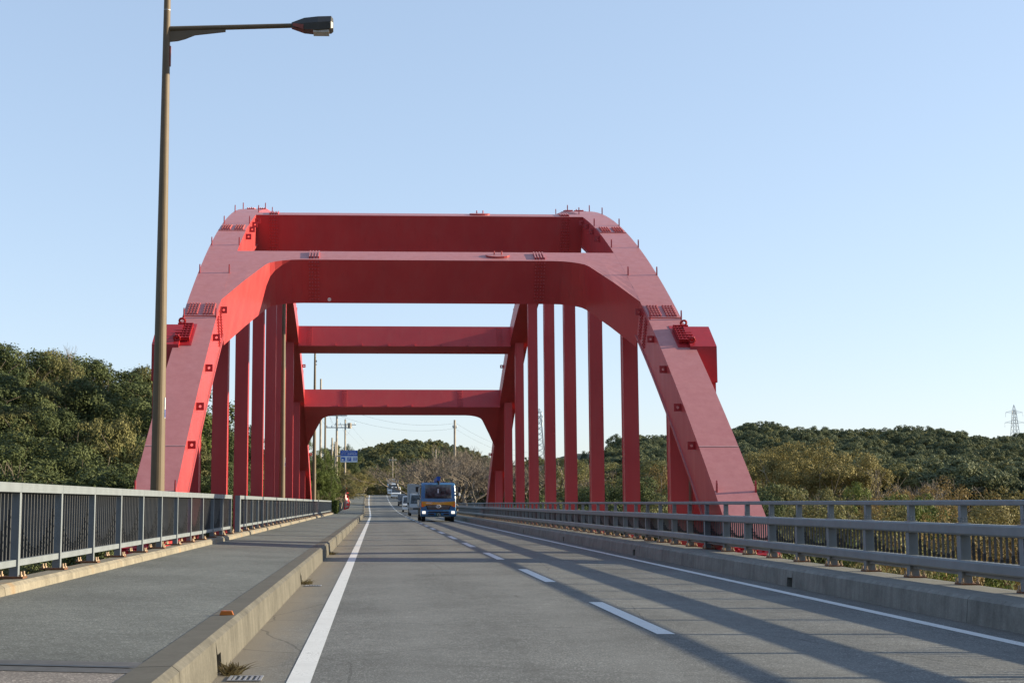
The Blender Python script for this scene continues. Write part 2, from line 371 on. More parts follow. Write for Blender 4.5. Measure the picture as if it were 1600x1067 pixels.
# ------------------------------------------------------------------ road, kerbs, sidewalk
road = sweep('road', [(-1.16, 0.0), (1.2, 0.02), (2.7, 0.03), (4.4, 0.02), (6.24, 0.0)], M['road']); tag(road, kind='structure')
def rz(x): return 0.03 - 0.03 * abs(x - 2.7) / (3.86 if x < 2.7 else 3.54)
def line(name, x, wd, ys):
    h = wd / 2; return sweep(name, [(x - h, rz(x - h) + 0.004), (x + h, rz(x + h) + 0.004)], M['line'], ys, road)
line('edge_line', -0.54, 0.17, yrange(-14, 330)); line('edge_line', 5.73, 0.15, yrange(-14, 330))
for k in range(-2, 36): 
    a = 12.1 + 8 * k; line('lane_dash', 2.72, 0.17, yrange(a, a + 3.9))
deck = sweep('bridge_deck', [(-3.99, 0.30), (-3.99, -0.45), (-3.4, -0.75), (6.5, -0.75), (7.16, -0.45), (7.16, -0.025), (-1.2, -0.01), (-1.4, 0.2)], M['deck'], yrange(-14, 112), closed=True)
tag(deck, kind='structure')
walk = sweep('sidewalk', [(-3.68, 0.335), (-1.42, 0.275)], M['walk'], yrange(8.05, 300)); tag(walk, kind='structure')
sweep('old_paving', [(-3.68, 0.335), (-1.42, 0.275)], M['walk_old'], yrange(-14, 7.55), walk)
sweep('joint_plate', [(-3.68, 0.338), (-1.42, 0.278)], M['jointplate'], yrange(7.55, 8.05, 0.5), walk)
sweep('joint_lip', [(-3.68, 0.345), (-1.44, 0.285)], M['railblack'], yrange(7.76, 7.80, 0.5), walk)
def kerb_run(name, prof, profhole, mat, y0, y1, holes, joints):
    root = empty(name, (0, 0, 0)); tag(root, kind='structure')
    cuts = sorted([y0, y1] + [j for j in joints if y0 < j < y1])
    for a, b in zip(cuts, cuts[1:]):
        segs = []; c = a + 0.006
        for h0, h1 in holes:
            if a < h0 < b: segs += [(c, h0, prof), (h0, h1, profhole)]; c = h1
        segs.append((c, b - 0.006, prof))
        bm = MB()
        for p, q, pr in segs:
            n = len(pr); yy = yrange(p, q, 3); Pp = []; Ff = []
            for Y in yy: Pp += [(x + sx(Y), Y, z + zr(Y)) for x, z in pr]
            for i in range(len(yy) - 1): Ff += [(i * n + j, i * n + (j + 1) % n, (i + 1) * n + (j + 1) % n, (i + 1) * n + j) for j in range(n)]
            Ff += [tuple(range(n)), tuple(range(len(yy) * n - 1, (len(yy) - 1) * n - 1, -1))]
            bm.add(Pp, Ff)
        bm.build('kerb_block', mat, root)
    return root
def kprof(x0, x1, z, zb, ch=0.035, lean=0.03):      # x0 = road side
    s = 1 if x1 > x0 else -1
    return [(x0, zb), (x0 + s * lean * 0.7, z - ch), (x0 + s * (lean + ch), z), (x1, z - (0.006 if s < 0 else 0)), (x1, zb)]
kl = kprof(-1.15, -1.43, 0.285, -0.02); klh = kprof(-1.15, -1.43, 0.285, 0.15)
klh = [(-1.155, 0.15), kl[1], kl[2], kl[3], (-1.43, 0.15)]
kerb_run('kerb', kl, klh, M['conc'], -14, 320, [(9.55, 9.8), (19.9, 20.15), (30.2, 30.45)], [-4, 7.82, 31.15, 31.45] + [37.2 + 5.7 * k for k in range(14)] + [117 + 10 * k for k in range(20)])
kr = kprof(6.22, 7.17, 0.28, -0.02); krh = [(6.222, 0.14), kr[1], kr[2], kr[3], (7.17, 0.14)]
kerb_run('parapet_kerb', kr, krh, M['conc_r'], -14, 112, [(19.2 + 11.7 * k, 19.45 + 11.7 * k) for k in range(-1, 8)], [2, 13.5, 25.2, 36.9, 48.6, 60.3, 72, 83.7, 95.4])
krl = kprof(-3.67, -3.99, 0.445, 0.25)
kerb_run('railing_kerb', krl, krl, M['conc_l'], -14, 112, [], [-2, 5.5, 13, 20.5, 28, 33.6, 35.2, 35.7, 38.5, 44, 50, 56, 62, 68, 74, 80, 86, 88.6, 100])
# black blocks that paint in the darkness inside the drain openings
for hx, ys2, nm in ((-1.40, (9.55, 19.9, 30.2), 'drain_darkness'), (6.60, [19.2 + 11.7 * k for k in range(-1, 8)], 'drain_darkness')):
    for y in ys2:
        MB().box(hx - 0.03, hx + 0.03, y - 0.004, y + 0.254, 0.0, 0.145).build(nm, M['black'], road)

# ------------------------------------------------------------------ the red arch bridge
bridge = empty('arch_bridge', (1.42, 53, 0), 'large red steel arch bridge with box ribs, cross beams and hangers', 'arch bridge')
def part(mb_, name, mat, parent, **k):
    o = mb_.build(name, mat, parent, **k)
    p = parent
    off = Vector((0, 0, 0))
    while p: off += Vector(p.location); p = p.parent
    o.location = Vector(o.location) - off
    return o
YC, ZC, AR = 55.8, 13.25, 0.01444
def rib_at(Y, depth=0.0):
    d = Y - YC; z = ZC - AR * d * d; s = -2 * AR * d
    nrm = Vector((0, -s, 1)).normalized(); tan = Vector((0, 1, s)).normalized()
    return Vector((0, Y, z)) - nrm * depth, nrm, tan
XL, XR, HW, TD = -4.68, 7.68, 0.45, 1.07
ribs = {}
for X in (XL, XR):
    mb = MB(); P = []; F = []; ys2 = [YC + d for d in np.linspace(-36, 36, 97)]
    prof = [(-HW, 0), (HW, 0), (HW, TD - 0.05), (HW + 0.035, TD - 0.05), (HW + 0.035, TD), (-HW - 0.035, TD), (-HW - 0.035, TD - 0.05), (-HW, TD - 0.05)]
    n = len(prof)
    for Y in ys2:
        for px_, dd in prof:
            c, _, _ = rib_at(Y, dd); P.append((X + px_, c.y, c.z))
    for i in range(len(ys2) - 1): F += [(i * n + j, i * n + (j + 1) % n, (i + 1) * n + (j + 1) % n, (i + 1) * n + j) for j in range(n)]
    F += [tuple(range(n)), tuple(range(len(ys2) * n - 1, (len(ys2) - 1) * n - 1, -1))]
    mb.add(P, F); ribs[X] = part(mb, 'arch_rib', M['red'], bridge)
EX = Vector((1, 0, 0))
def hexbolt(mb_, c, nrm, r=0.026, h=0.03):
    mb_.tube(c, c + nrm * h, r, r * 0.8, 6)
# rib details
for X in (XL, XR):
    rib = ribs[X]; inn = 1 if X < 0 else -1
    # pairs of fin lugs along both top edges
    for Y in (27.26, 33.58, 36.42, 38.95, 42.00, 45.16, 47.89, 51.05, 55.79, 60.52, 64.21, 67.37, 70.52, 73.68, 76.84):
        for sd_ in (-1, 1):
            c, nr, tn = rib_at(Y); c = c + EX * (X + sd_ * (HW - 0.03))
            mb = MB(); up = Vector((0, 0, 1))
            mb.prism([c - tn * 0.03 - EX * 0.0 - nr * 0.02, c + tn * 0.03 - nr * 0.02, c + tn * 0.025 + up * 0.20, c - tn * 0.0 + up * 0.25, c - tn * 0.025 + up * 0.20], EX * 0.03)
            part(mb, 'fin_lug', M['red'], rib)
    # splice plates with bar rows
    for Y in (34.00, 41.16, 49.05, 62.63, 70.52, 77.58):
        c, nr, tn = rib_at(Y); mb = MB()
        mb.obox(c + EX * X + nr * 0.008, EX, tn, nr, HW - 0.02, 0.42, 0.010)
        sp = part(mb, 'splice_plate', M['red'], rib)
        mb = MB()
        for k in (-0.33, -0.25, -0.17, -0.09, 0.09, 0.17, 0.25, 0.33):
            mb.obox(c + EX * (X + k) + nr * 0.03, EX, tn, nr, 0.018, 0.36, 0.018)
            for q in (-0.3, -0.18, -0.06, 0.06, 0.18, 0.3): hexbolt(mb, c + EX * (X + k) + tn * q + nr * 0.04, nr)
        tag(part(mb, 'splice_bolts', M['red'], rib), kind='stuff')
    # weld seam across the foot
    for Y in (28.53, 83.16):
        c, nr, tn = rib_at(Y); part(MB().obox(c + EX * X + nr * 0.004, EX, tn, nr, HW, 0.012, 0.006), 'weld_seam', M['seam'], rib)
    # eye plates on the inner face
    for Y in (28.74, 30.00, 31.47, 32.84, 34.31, 40.63, 41.79, 42.74, 43.68, 63.16, 65.79, 72.63, 78.42, 80.52):
        c, nr, tn = rib_at(Y, 0.16); c = c + EX * (X + inn * HW)
        mb = MB(); q = 8; r0 = 0.035; h = 0.09
        o_ = [c + EX * inn * (h + h * a) + Vector((0, 0, h * b)) for a, b in ((-1, -1), (0, -1), (1, -1), (1, 0), (1, 1), (0, 1), (-1, 1), (-1, 0))]
        i_ = [c + EX * inn * (h + r0 * math.cos(t)) + Vector((0, 0, r0 * math.sin(t))) for t in [math.atan2(b, a) for a, b in ((-1, -1), (0, -1), (1, -1), (1, 0), (1, 1), (0, 1), (-1, 1), (-1, 0))]]
        th = Vector((0, 0.04, 0)); PP = o_ + i_ + [p + th for p in o_] + [p + th for p in i_]
        FF = []
        for a in range(q):
            b_ = (a + 1) % q
            FF += [(a, b_, q + b_, q + a), (2 * q + a, 3 * q + a, 3 * q + b_, 2 * q + b_), (a, 2 * q + a, 2 * q + b_, b_), (q + a, q + b_, 3 * q + b_, 3 * q + a)]
        mb.add(PP, FF); part(mb, 'eye_plate', M['redfresh'], rib)
    # bolt rows down the inner web near the first splice
    mb = MB()
    c0, nr, tn = rib_at(34.0)
    for a in np.arange(0.12, 0.95, 0.085):
        for b_ in (-0.33, -0.24, -0.15, 0.15, 0.24, 0.33):
            c, _, _ = rib_at(34.0 + b_, a); hexbolt(mb, c + EX * (X + inn * HW), EX * inn, 0.028, 0.035)
    tag(part(mb, 'web_bolts', M['red'], rib), kind='stuff')
    # repainted patch with a bolted cover and lifting eyes, box and column on the outer side
    out_ = -inn
    c, nr, tn = rib_at(32.7)
    part(MB().obox(c + EX * (X + out_ * 0.22) + nr * 0.004, EX, tn, nr, 0.22, 0.62, 0.004), 'repainted_patch', M['redfresh'], rib)
    mb = MB(); cc = c + EX * (X + out_ * 0.26) + nr * 0.03
    for k in np.linspace(-0.18, 0.18, 5): mb.obox(cc + EX * k + nr * 0.04, EX, tn, nr, 0.012, 0.42, 0.05)
    for k in np.linspace(-0.4, 0.4, 7): mb.obox(cc + tn * k + nr * 0.06, EX, tn, nr, 0.20, 0.014, 0.05)
    part(mb, 'bolted_cover', M['redfresh'], rib)
    for k in (-0.5, 0.5):
        mb = MB(); ce = cc + tn * k + nr * 0.12 + EX * 0.1 * out_
        for a in range(10):
            t0, t1 = 2 * math.pi * a / 10, 2 * math.pi * (a + 1) / 10
            mb.tube(ce + EX * 0.075 * math.cos(t0) + nr * 0.075 * math.sin(t0), ce + EX * 0.075 * math.cos(t1) + nr * 0.075 * math.sin(t1), 0.03, 0.03, 6, False)
        part(mb, 'lifting_eye', M['redfresh'], rib)
    xo, xi = X + out_ * (HW + 0.52), X + out_ * (HW - 0.15)
    part(MB().prism([(xi, 32.1, 4.3), (xi, 33.2, 4.3), (xi, 33.2, 5.78), (xi, 32.85, 5.83), (xi, 32.1, 5.22)], EX * (xo - xi)), 'end_box', M['redfresh'], rib)
    part(MB().box(min(xi, xo - out_ * 0.03), max(xi, xo - out_ * 0.03), 32.15, 33.1, -8, 4.3), 'outer_column', M['redfresh'], bridge)
    # foot splice with its bolt rows under the railing
    c, nr, tn = rib_at(25.45); mb = MB()
    part(MB().obox(c + EX * X + nr * 0.01, EX, tn, nr, HW, 0.85, 0.012), 'foot_splice', M['redfresh'], rib)
    for q in np.arange(-0.7, 0.71, 0.2):
        for k in np.linspace(-0.38, 0.38, 7):
            hexbolt(mb, c + EX * (X + k) + tn * q + nr * 0.02, nr, 0.03, 0.045)
        mb.obox(c + EX * X + tn * (q + 0.07) + nr * 0.04, EX, tn, nr, HW, 0.02, 0.02)
    tag(part(mb, 'foot_bolts', M['redfresh'], rib), kind='stuff')
# hangers
for X in (XL, XR):
    for k in range(9):
        Y = 32.5 + 6.0 * k
        zt = rib_at(Y)[0].z - 0.5
        if k == 8: zt = min(zt, 3.7)
        mb = MB(); hx, hy = 0.215, 0.18
        # box with slightly proud flanges
        mb.box(X - hx, X + hx, Y - hy, Y + hy, -1.6, zt)
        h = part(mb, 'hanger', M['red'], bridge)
        part(MB().box(X - hx - 0.012, X + hx + 0.012, Y - hy - 0.012, Y - hy + 0.02, -1.6, zt - 0.3), 'hanger_flange', M['red'], h)
        part(MB().box(X - hx - 0.012, X + hx + 0.012, Y + hy - 0.02, Y + hy + 0.012, -1.6, zt - 0.3), 'hanger_flange', M['red'], h)
# cross beams: (Y of crown-side top edge, direction away from the crown, with knees)
XI0, XI1 = XL + HW, XR - HW
def arc_point(Y0, sgn, s, depth):
    Y = Y0; st = 0.1; t = 0
    while t < s - 1e-6:
        h = min(st, s - t); d = Y - YC; Y += sgn * h / math.sqrt(1 + (2 * AR * d) ** 2); t += h
    return rib_at(Y, depth)[0]
def beam(Y0, sgn, knees, wd=0.9, dep=1.22):
    if knees:
        kx = [(0.0, 4.3), (0.48, 2.85), (0.97, 1.42), (1.07, 1.24), (1.21, 1.12), (1.42, 1.01), (1.68, 0.93), (2.0, wd)]
    else: kx = [(0.0, wd)]
    xsb = [(XI0 + a, s) for a, s in kx] + [(XI1 - a, s) for a, s in reversed(kx)]
    mb = MB(); NS = 6; P = []; F = []; n = 2 * (NS + 1)
    for x, s in xsb:
        for j in range(NS + 1): p = arc_point(Y0, sgn, s * j / NS, 0.0015); P.append((x, p.y, p.z))
        for j in range(NS, -1, -1): p = arc_point(Y0, sgn, s * j / NS, dep); P.append((x, p.y, p.z))
    for i in range(len(xsb) - 1): F += [(i * n + j, i * n + (j + 1) % n, (i + 1) * n + (j + 1) % n, (i + 1) * n + j) for j in range(n)]
    for b0 in (0, (len(xsb) - 1) * n):
        for j in range(NS): F.append((b0 + j, b0 + j + 1, b0 + n - 2 - j, b0 + n - 1 - j))
    mb.add(P, F); o = part(mb, 'cross_beam', M['red'], bridge)
    # splice bolts on the visible face, small plate discs, stiffener stubs
    near = sgn < 0
    fs = wd if near else 0.0
    off = 2.35 if knees else 0.6
    for x in (XI0 + off, XI1 - off):
        mb = MB(); pt = arc_point(Y0, sgn, fs, 0); _, nr, tn = rib_at(pt.y); face = tn * sgn if near else -tn * sgn
        for a in np.arange(0.09, dep - 0.05, 0.105):
            for b_ in (-0.13, -0.045, 0.045, 0.13):
                hexbolt(mb, arc_point(Y0, sgn, fs, a) + EX * (x + b_), face, 0.026, 0.03)
        tag(part(mb, 'splice_bolts', M['red'], o), kind='stuff')
        if near:
            mb = MB(); c = arc_point(Y0, sgn, wd / 2, 0)
            for b_ in (-0.13, -0.045, 0.045, 0.13): mb.obox(c + EX * (x + b_) + nr * 0.03, EX, tn, nr, 0.02, 0.3, 0.03)
            tag(part(mb, 'top_splice_bars', M['red'], o), kind='stuff')
    if near:
        c = arc_point(Y0, sgn, fs, dep - 0.12); _, nr, tn = rib_at(c.y)
        part(MB().tube(c + EX * (XI0 + off + 0.45), c + EX * (XI0 + off + 0.45) + tn * sgn * 0.02, 0.055, 0.055, 14), 'marker_disc', M['text'], o)
        # oval manhole on the top flange with two handles
        c = arc_point(Y0, sgn, wd / 2, 0); mb = MB()
        pts = [c + EX * (XI1 - 3.6 + 0.36 * math.cos(t)) + tn * 0.2 * math.sin(t) for t in np.linspace(0, 2 * math.pi, 19)[:-1]]
        mb.prism(pts, nr * 0.05)
        for k in (-0.1, 0.12): mb.tube(c + EX * (XI1 - 3.6 + k), c + EX * (XI1 - 3.6 + k) + Vector((0, 0, 0.16)), 0.02, 0.02, 6)
        part(mb, 'manhole', M['red'], o)
    else:
        for x in np.arange(XI0 + 2.0, XI1 - 1, 1.42):
            c = arc_point(Y0, sgn, 0.0, dep - 0.08); _, nr, tn = rib_at(c.y)
            part(MB().obox(c + EX * x - tn * sgn * 0.03, EX, tn, nr, 0.02, 0.04, 0.07), 'stub', M['red'], o)
    return o
beam(38.35, -1, True, dep=1.36); beam(44.95, -1, False, dep=2.1); beam(68.84, 1, False); beam(75.05, 1, True)

# ------------------------------------------------------------------ railings
def baluster_meshes(n, z0, z1, wave, pitch, wide, mat_thin, mat_dark, hd=0.021):
    res = []
    for i in range(n):
        t = (i + 0.5) / n
        hgt = wave(t)
        mb = MB(); mb.m = 0; mb.box(-hd, hd, -0.007, 0.007, z0, z1)
        mb.m = 1
        st = 3
        for q in range(st):
            top = z0 + 0.0 + (hgt) * (1 - 0.12 * q)
            mb.box(-hd - 0.001, hd - 0.002, -wide * (1 - 0.22 * q) / 2, wide * (1 - 0.22 * q) / 2, z0 + 0.002 * q, top) if q == 0 else None
        for q in (0.35, 0.62, 0.85):
            mb.box(-hd - 0.006, hd + 0.003, -0.012, 0.012, z0 + hgt * q - 0.012, z0 + hgt * q + 0.012)
        res.append(mb.mesh('baluster', [mat_thin, mat_dark]))
    return res
WAVE = lambda t: 0.10 + 0.50 * (abs(t - 0.5) * 2) ** 1.7
def railing_left(y0, y1, label, singles, endpost=False):
    root = empty('railing', (-3.92, y0, 0.445), label, 'railing', 'grey railings along the sidewalk')
    n = max(1, int(round((y1 - y0) / 1.85))); pit = (y1 - y0) / n; zt = 1.47 - 0.445
    post = MB().box(-0.035, 0.06, -0.035, 0.035, 0.012, zt - 0.10).mesh('post', M['rail'])
    bmb = MB().box(-0.17, 0.13, -0.09, 0.09, 0, 0.022)
    base = bmb.mesh('base_plate', M['rust'])
    bo = MB()
    for a, b_ in ((-0.14, -0.06), (-0.14, 0.06), (0.1, -0.06), (0.1, 0.06)): bo.tube((a, b_, 0.02), (a, b_, 0.075), 0.014, 0.012, 6); bo.tube((a, b_, 0.02), (a, b_, 0.04), 0.024, 0.024, 6)
    bolt = bo.mesh('anchor_bolts', M['boltrust'])
    for k in range(n + 1):
        p = link('post', post, root, (0, k * pit, 0)); link('base_plate', base, p, (0, 0, 0)); tag(link('anchor_bolts', bolt, p, (0, 0, 0)), kind='stuff')
    nb = 13; bms = baluster_meshes(nb, 0.20, zt - 0.095, WAVE, 0, 0.04, M['raildark'], M['railblack'])
    J = MB()
    for k in range(n):
        a = k * pit
        link('top_rail', MB().box(-0.05, 0.07, a + 0.002 - (0.07 if k == 0 else 0), a + pit - 0.002 + (0.07 if k == n - 1 else 0), zt - 0.10, zt).mesh('top_rail', M['rail']), root) if k == 0 or k == n - 1 else link('top_rail', TOPM.setdefault(('t', round(pit, 4)), MB().box(-0.05, 0.07, 0.002, pit - 0.002, zt - 0.10, zt).mesh('top_rail', M['rail'])), root, (0, a, 0))
        link('bottom_rail', TOPM.setdefault(('b', round(pit, 4)), MB().box(-0.02, 0.045, 0.056, pit - 0.056, 0.13, 0.20).mesh('bottom_rail', M['rail'])), root, (0, a, 0))
        for i in range(nb):
            yb = a + 0.07 + (pit - 0.14) * (i + 0.5) / nb
            if singles: link('baluster', bms[i], root, (-0.022, yb, 0))
            else:
                hh = WAVE((i + 0.5) / nb)
                J.m = 0; J.box(-0.043, -0.001, yb - 0.007, yb + 0.007, 0.2, zt - 0.1); J.m = 1; J.box(-0.044, -0.003, yb - 0.018, yb + 0.018, 0.2, 0.2 + hh)
    if not singles: tag(J.build('balusters', [M['raildark'], M['railblack']], root), kind='stuff')
    if endpost: MB().box(-0.06, 0.08, -0.30, -0.09, 0.01, zt).build('end_post', M['rail'], root)
    return root
TOPM = {}
railing_left(-0.7, 34.45, 'grey railing with baluster waves lining the near sidewalk, before the gap', True)
railing_left(36.7, 85.0, 'long grey railing beside the hangers, between the gap and the far lamp pole', False, True)
r3 = railing_left(86.3, 111, 'short far grey railing with curved end by the green bush', False)
mb = MB()
pts = [(0, 22.6 + 0.25 * i, 0.98 - 0.02 * i * i) for i in range(4)]
for a, b_ in zip(pts, pts[1:]): mb.tube(a, b_, 0.05, 0.05, 6)
mb.build('curved_end', M['rail'], r3)

def railing_right():
    Y0, Y1 = -1.2, 109.5; pit = 1.50
    root = empty('guard_railing', (7.07, Y0, 0.28), 'dark grey three-beam guard railing on the shaded right parapet', 'railing')
    n = int(round((Y1 - Y0) / pit)); zt = 1.289 - 0.28
    post = MB().box(-0.055, 0.055, -0.04, 0.04, 0.012, 0.59); post.box(-0.075, -0.055, -0.05, 0.05, 0.012, 0.59)
    post = post.mesh('post', M['rail'])
    up = MB(); up.box(-0.05, 0.03, -0.035, 0.035, 0.735, zt - 0.065)
    upm = up.mesh('upper_post', M['rail'])
    ub = MB()
    for a in (-0.018, 0.018):
        for z in (0.765, 0.795): ub.tube((-0.05 + 0.0, a, z), (-0.064, a, z), 0.008, 0.008, 6)
        for z in (0.765, 0.795): ub.tube((a - 0.01, -0.035, z), (a - 0.01, -0.047, z), 0.008, 0.008, 6)
    ub.box(-0.07, 0.05, -0.075, 0.075, 0.727, 0.737)
    ubm = ub.mesh('post_bolts', M['steel'])
    base = MB().box(-0.10, 0.13, -0.10, 0.10, 0, 0.02).mesh('base_plate', M['rust'])
    bo = MB()
    for a, b_ in ((-0.08, -0.075), (-0.08, 0.075), (0.1, -0.075), (0.1, 0.075)): bo.tube((a, b_, 0.02), (a, b_, 0.085), 0.014, 0.012, 6); bo.tube((a, b_, 0.02), (a, b_, 0.042), 0.024, 0.024, 6)
    bolt = bo.mesh('anchor_bolts', M['boltrust'])
    for k in range(n + 1):
        y = k * pit
        p = link('post', post, root, (0, y, 0)); link('base_plate', base, p, (0, 0, 0)); tag(link('anchor_bolts', bolt, p), kind='stuff')
        u = link('upper_post', upm, root, (0, y, 0)); tag(link('post_bolts', ubm, u), kind='stuff')
    def beamm(nm, x0, x1, z0, z1, c=0.02, L_=4):
        me = MB().prism([(x0 + c, 0, z0), (x1, 0, z0), (x1, 0, z1), (x0 + c, 0, z1), (x0, 0, z1 - c), (x0, 0, z0 + c)], (0, pit * L_ - 0.006, 0)).mesh(nm, M['rail'])
        for k in range(0, n, L_): link(nm, me, root, (0, k * pit - 0.15, 0))
    beamm('top_rail', -0.06, 0.04, zt - 0.065, zt, 0.012); beamm('upper_beam', -0.12, 0.05, 0.595, 0.727); beamm('lower_beam', -0.12, 0.04, 0.165, 0.295)
    beamm('bottom_channel', -0.03, 0.05, 0.115, 0.16, 0.006)
    nb = 10; W2 = lambda t: 0.03 + 0.22 * (abs(t - 0.5) * 2) ** 1.8
    bms = baluster_meshes(nb, 0.295, 0.595, W2, 0, 0.03, M['raildark'], M['railblack'], 0.012)
    J = MB()
    for k in range(n):
        for i in range(nb):
            yb = k * pit + 0.07 + (pit - 0.14) * (i + 0.5) / nb; Yw = Y0 + yb
            if 12 < Yw < 48 : link('baluster', bms[i], root, (0.04, yb, 0))
            else:
                J.m = 0; J.box(0.028, 0.052, yb - 0.006, yb + 0.006, 0.295, 0.595); J.m = 1; J.box(0.027, 0.053, yb - 0.018, yb + 0.018, 0.295, 0.295 + W2((i + 0.5) / nb))
    tag(J.build('balusters', [M['raildark'], M['railblack']], root), kind='stuff')
railing_right()

# ------------------------------------------------------------------ street lamps
def street_lamp(Y, label, arm=True, zt=11.22):
    X = -4.14; t = empty('street_lamp', (X, Y, 0.40), label, 'street lamp', 'lamps behind the sidewalk railing')
    h = zt - 0.40
    MB().tube((0, 0, 0), (0, 0, h), 0.142, 0.064, 20).build('pole', M['pole'], t, smooth=False)
    for z in (h - 0.35, h - 0.12): MB().tube((0, 0, z), (0, 0, z + 0.012), 0.0685, 0.0685, 16).build('band', M['steel'], t)
    MB().box(0.10, 0.122, -0.06, 0.0, 2.45, 2.85).build('inspection_sticker', M['text'], t)
    MB().box(0.1222, 0.1232, -0.055, -0.005, 2.47, 2.62).build('sticker_print', M['signblue'], t)
    MB().box(-0.16, 0.16, -0.2, 0.2, -0.12, -0.002).build('base_plate', M['rust'], t)
    if arm:
        za = h - 0.72
        MB().tube((0.03, 0, za), (2.47, 0.06, za + 0.12), 0.052, 0.045, 14).build('arm', M['pole'], t)
        MB().prism([(0.055, -0.02, za - 0.05), (0.4, -0.02, za - 0.03), (1.15, -0.02, za - 0.0), (1.15, -0.02, za - 0.045), (0.55, -0.02, za - 0.12), (0.36, -0.02, za - 0.2), (0.22, -0.02, za - 0.24), (0.05, -0.02, za - 0.26)], (0, 0.04, 0)).build('bracket', M['pole'], t)
        zz = za + 0.12
        P0 = [(2.5, 0.06, zz)]
        def ring(x, hw, zt_, zb_): return [(x, 0.06 - hw, zb_), (x, 0.06 - hw * 1.15, (zt_ + zb_) / 2), (x, 0.06 - hw * 0.7, zt_), (x, 0.06 + hw * 0.7, zt_), (x, 0.06 + hw * 1.15, (zt_ + zb_) / 2), (x, 0.06 + hw, zb_)]
        rs = [ring(2.44, 0.055, zz + 0.05, zz - 0.05), ring(2.69, 0.12, zz + 0.13, zz - 0.115), ring(2.96, 0.15, zz + 0.155, zz - 0.13), ring(3.22, 0.15, zz + 0.165, zz - 0.10), ring(3.26, 0.11, zz + 0.12, zz - 0.08)]
        mb = MB(); n = 6
        mb.add([p for r_ in rs for p in r_], [(i * n + j, i * n + (j + 1) % n, (i + 1) * n + (j + 1) % n, (i + 1) * n + j) for i in range(4) for j in range(n)] + [tuple(range(n)), tuple(range(5 * n - 1, 4 * n - 1, -1))])
        hd = mb.build('lamp_head', M['lamphead'], t)
        MB().box(2.87, 3.18, 0.06 - 0.12, 0.06 + 0.12, zz - 0.165, zz - 0.10).build('lens', M['lens'], hd)
        MB().prism([(2.47, -0.07, zz - 0.052), (2.68, -0.07, zz - 0.118), (2.68, -0.07, zz - 0.02), (2.47, -0.07, zz + 0.0)], (0, -0.006, 0)).build('side_panel', M['lampred'], hd)
        MB().box(0.055, 0.09, -0.03, 0.03, za - 0.75, za - 0.35).build('cable_cover', M['lampred'], t)
    else:
        MB().box(0.05, 0.13, -0.04, 0.04, h - 0.75, h - 0.62).build('sensor_box', M['steel'], t)
        MB().box(0.05, 0.11, -0.04, 0.04, h - 0.95, h - 0.87).build('sensor_box', M['steel'], t)
    return t
street_lamp(24.45, 'tall brown street lamp with arm and head nearest the camera, by the arch foot')
street_lamp(56.6, 'brown street lamp pole rising among the left hangers, under the near beam', zt=11.5)
street_lamp(85.5, 'bare brown lamp pole without an arm at the far end of the long railing', False, zt=11.4)

# ------------------------------------------------------------------ vehicles
def wheel(parent, x, y, r, wd, name='wheel'):
    w_ = MB().tube((x - wd / 2, y, r), (x + wd / 2, y, r), r, r, 20).build(name, M['tyre'], parent, bevel=0.03)
    for s in (-1, 1): MB().tube((x + s * (wd / 2 - 0.01), y, r), (x + s * (wd / 2 + 0.006), y, r), r * 0.58, r * 0.5, 14).build('rim', M['rim'], w_)
    return w_
def profile_body(mb_, prof, wd, taper=0.0, zbelt=9):
    n = len(prof); P = []
    for s in (-1, 1):
        for y, z in prof: P.append((s * (wd / 2 - taper * max(0, z - zbelt)), y, z))
    F = [tuple(range(n - 1, -1, -1)), tuple(range(n, 2 * n))] + [(i, (i + 1) % n, (i + 1) % n + n, i + n) for i in range(n)]
    return mb_.add(P, F)
def text(body, size, mat, parent, loc, rot=(math.pi / 2, 0, 0), name='lettering', ext=0.004):
    cu = bpy.data.curves.new('lettering', 'FONT'); cu.body = body; cu.size = size; cu.extrude = ext; cu.align_x = 'CENTER'; cu.align_y = 'CENTER'
    tmp = bpy.data.objects.new('tmp', cu); COL.objects.link(tmp)
    dg = bpy.context.evaluated_depsgraph_get(); me = bpy.data.meshes.new_from_object(tmp.evaluated_get(dg))
    bpy.data.objects.remove(tmp); me.materials.clear(); me.materials.append(mat)
    o = link(name, me, parent, loc); o.rotation_euler = rot; return o
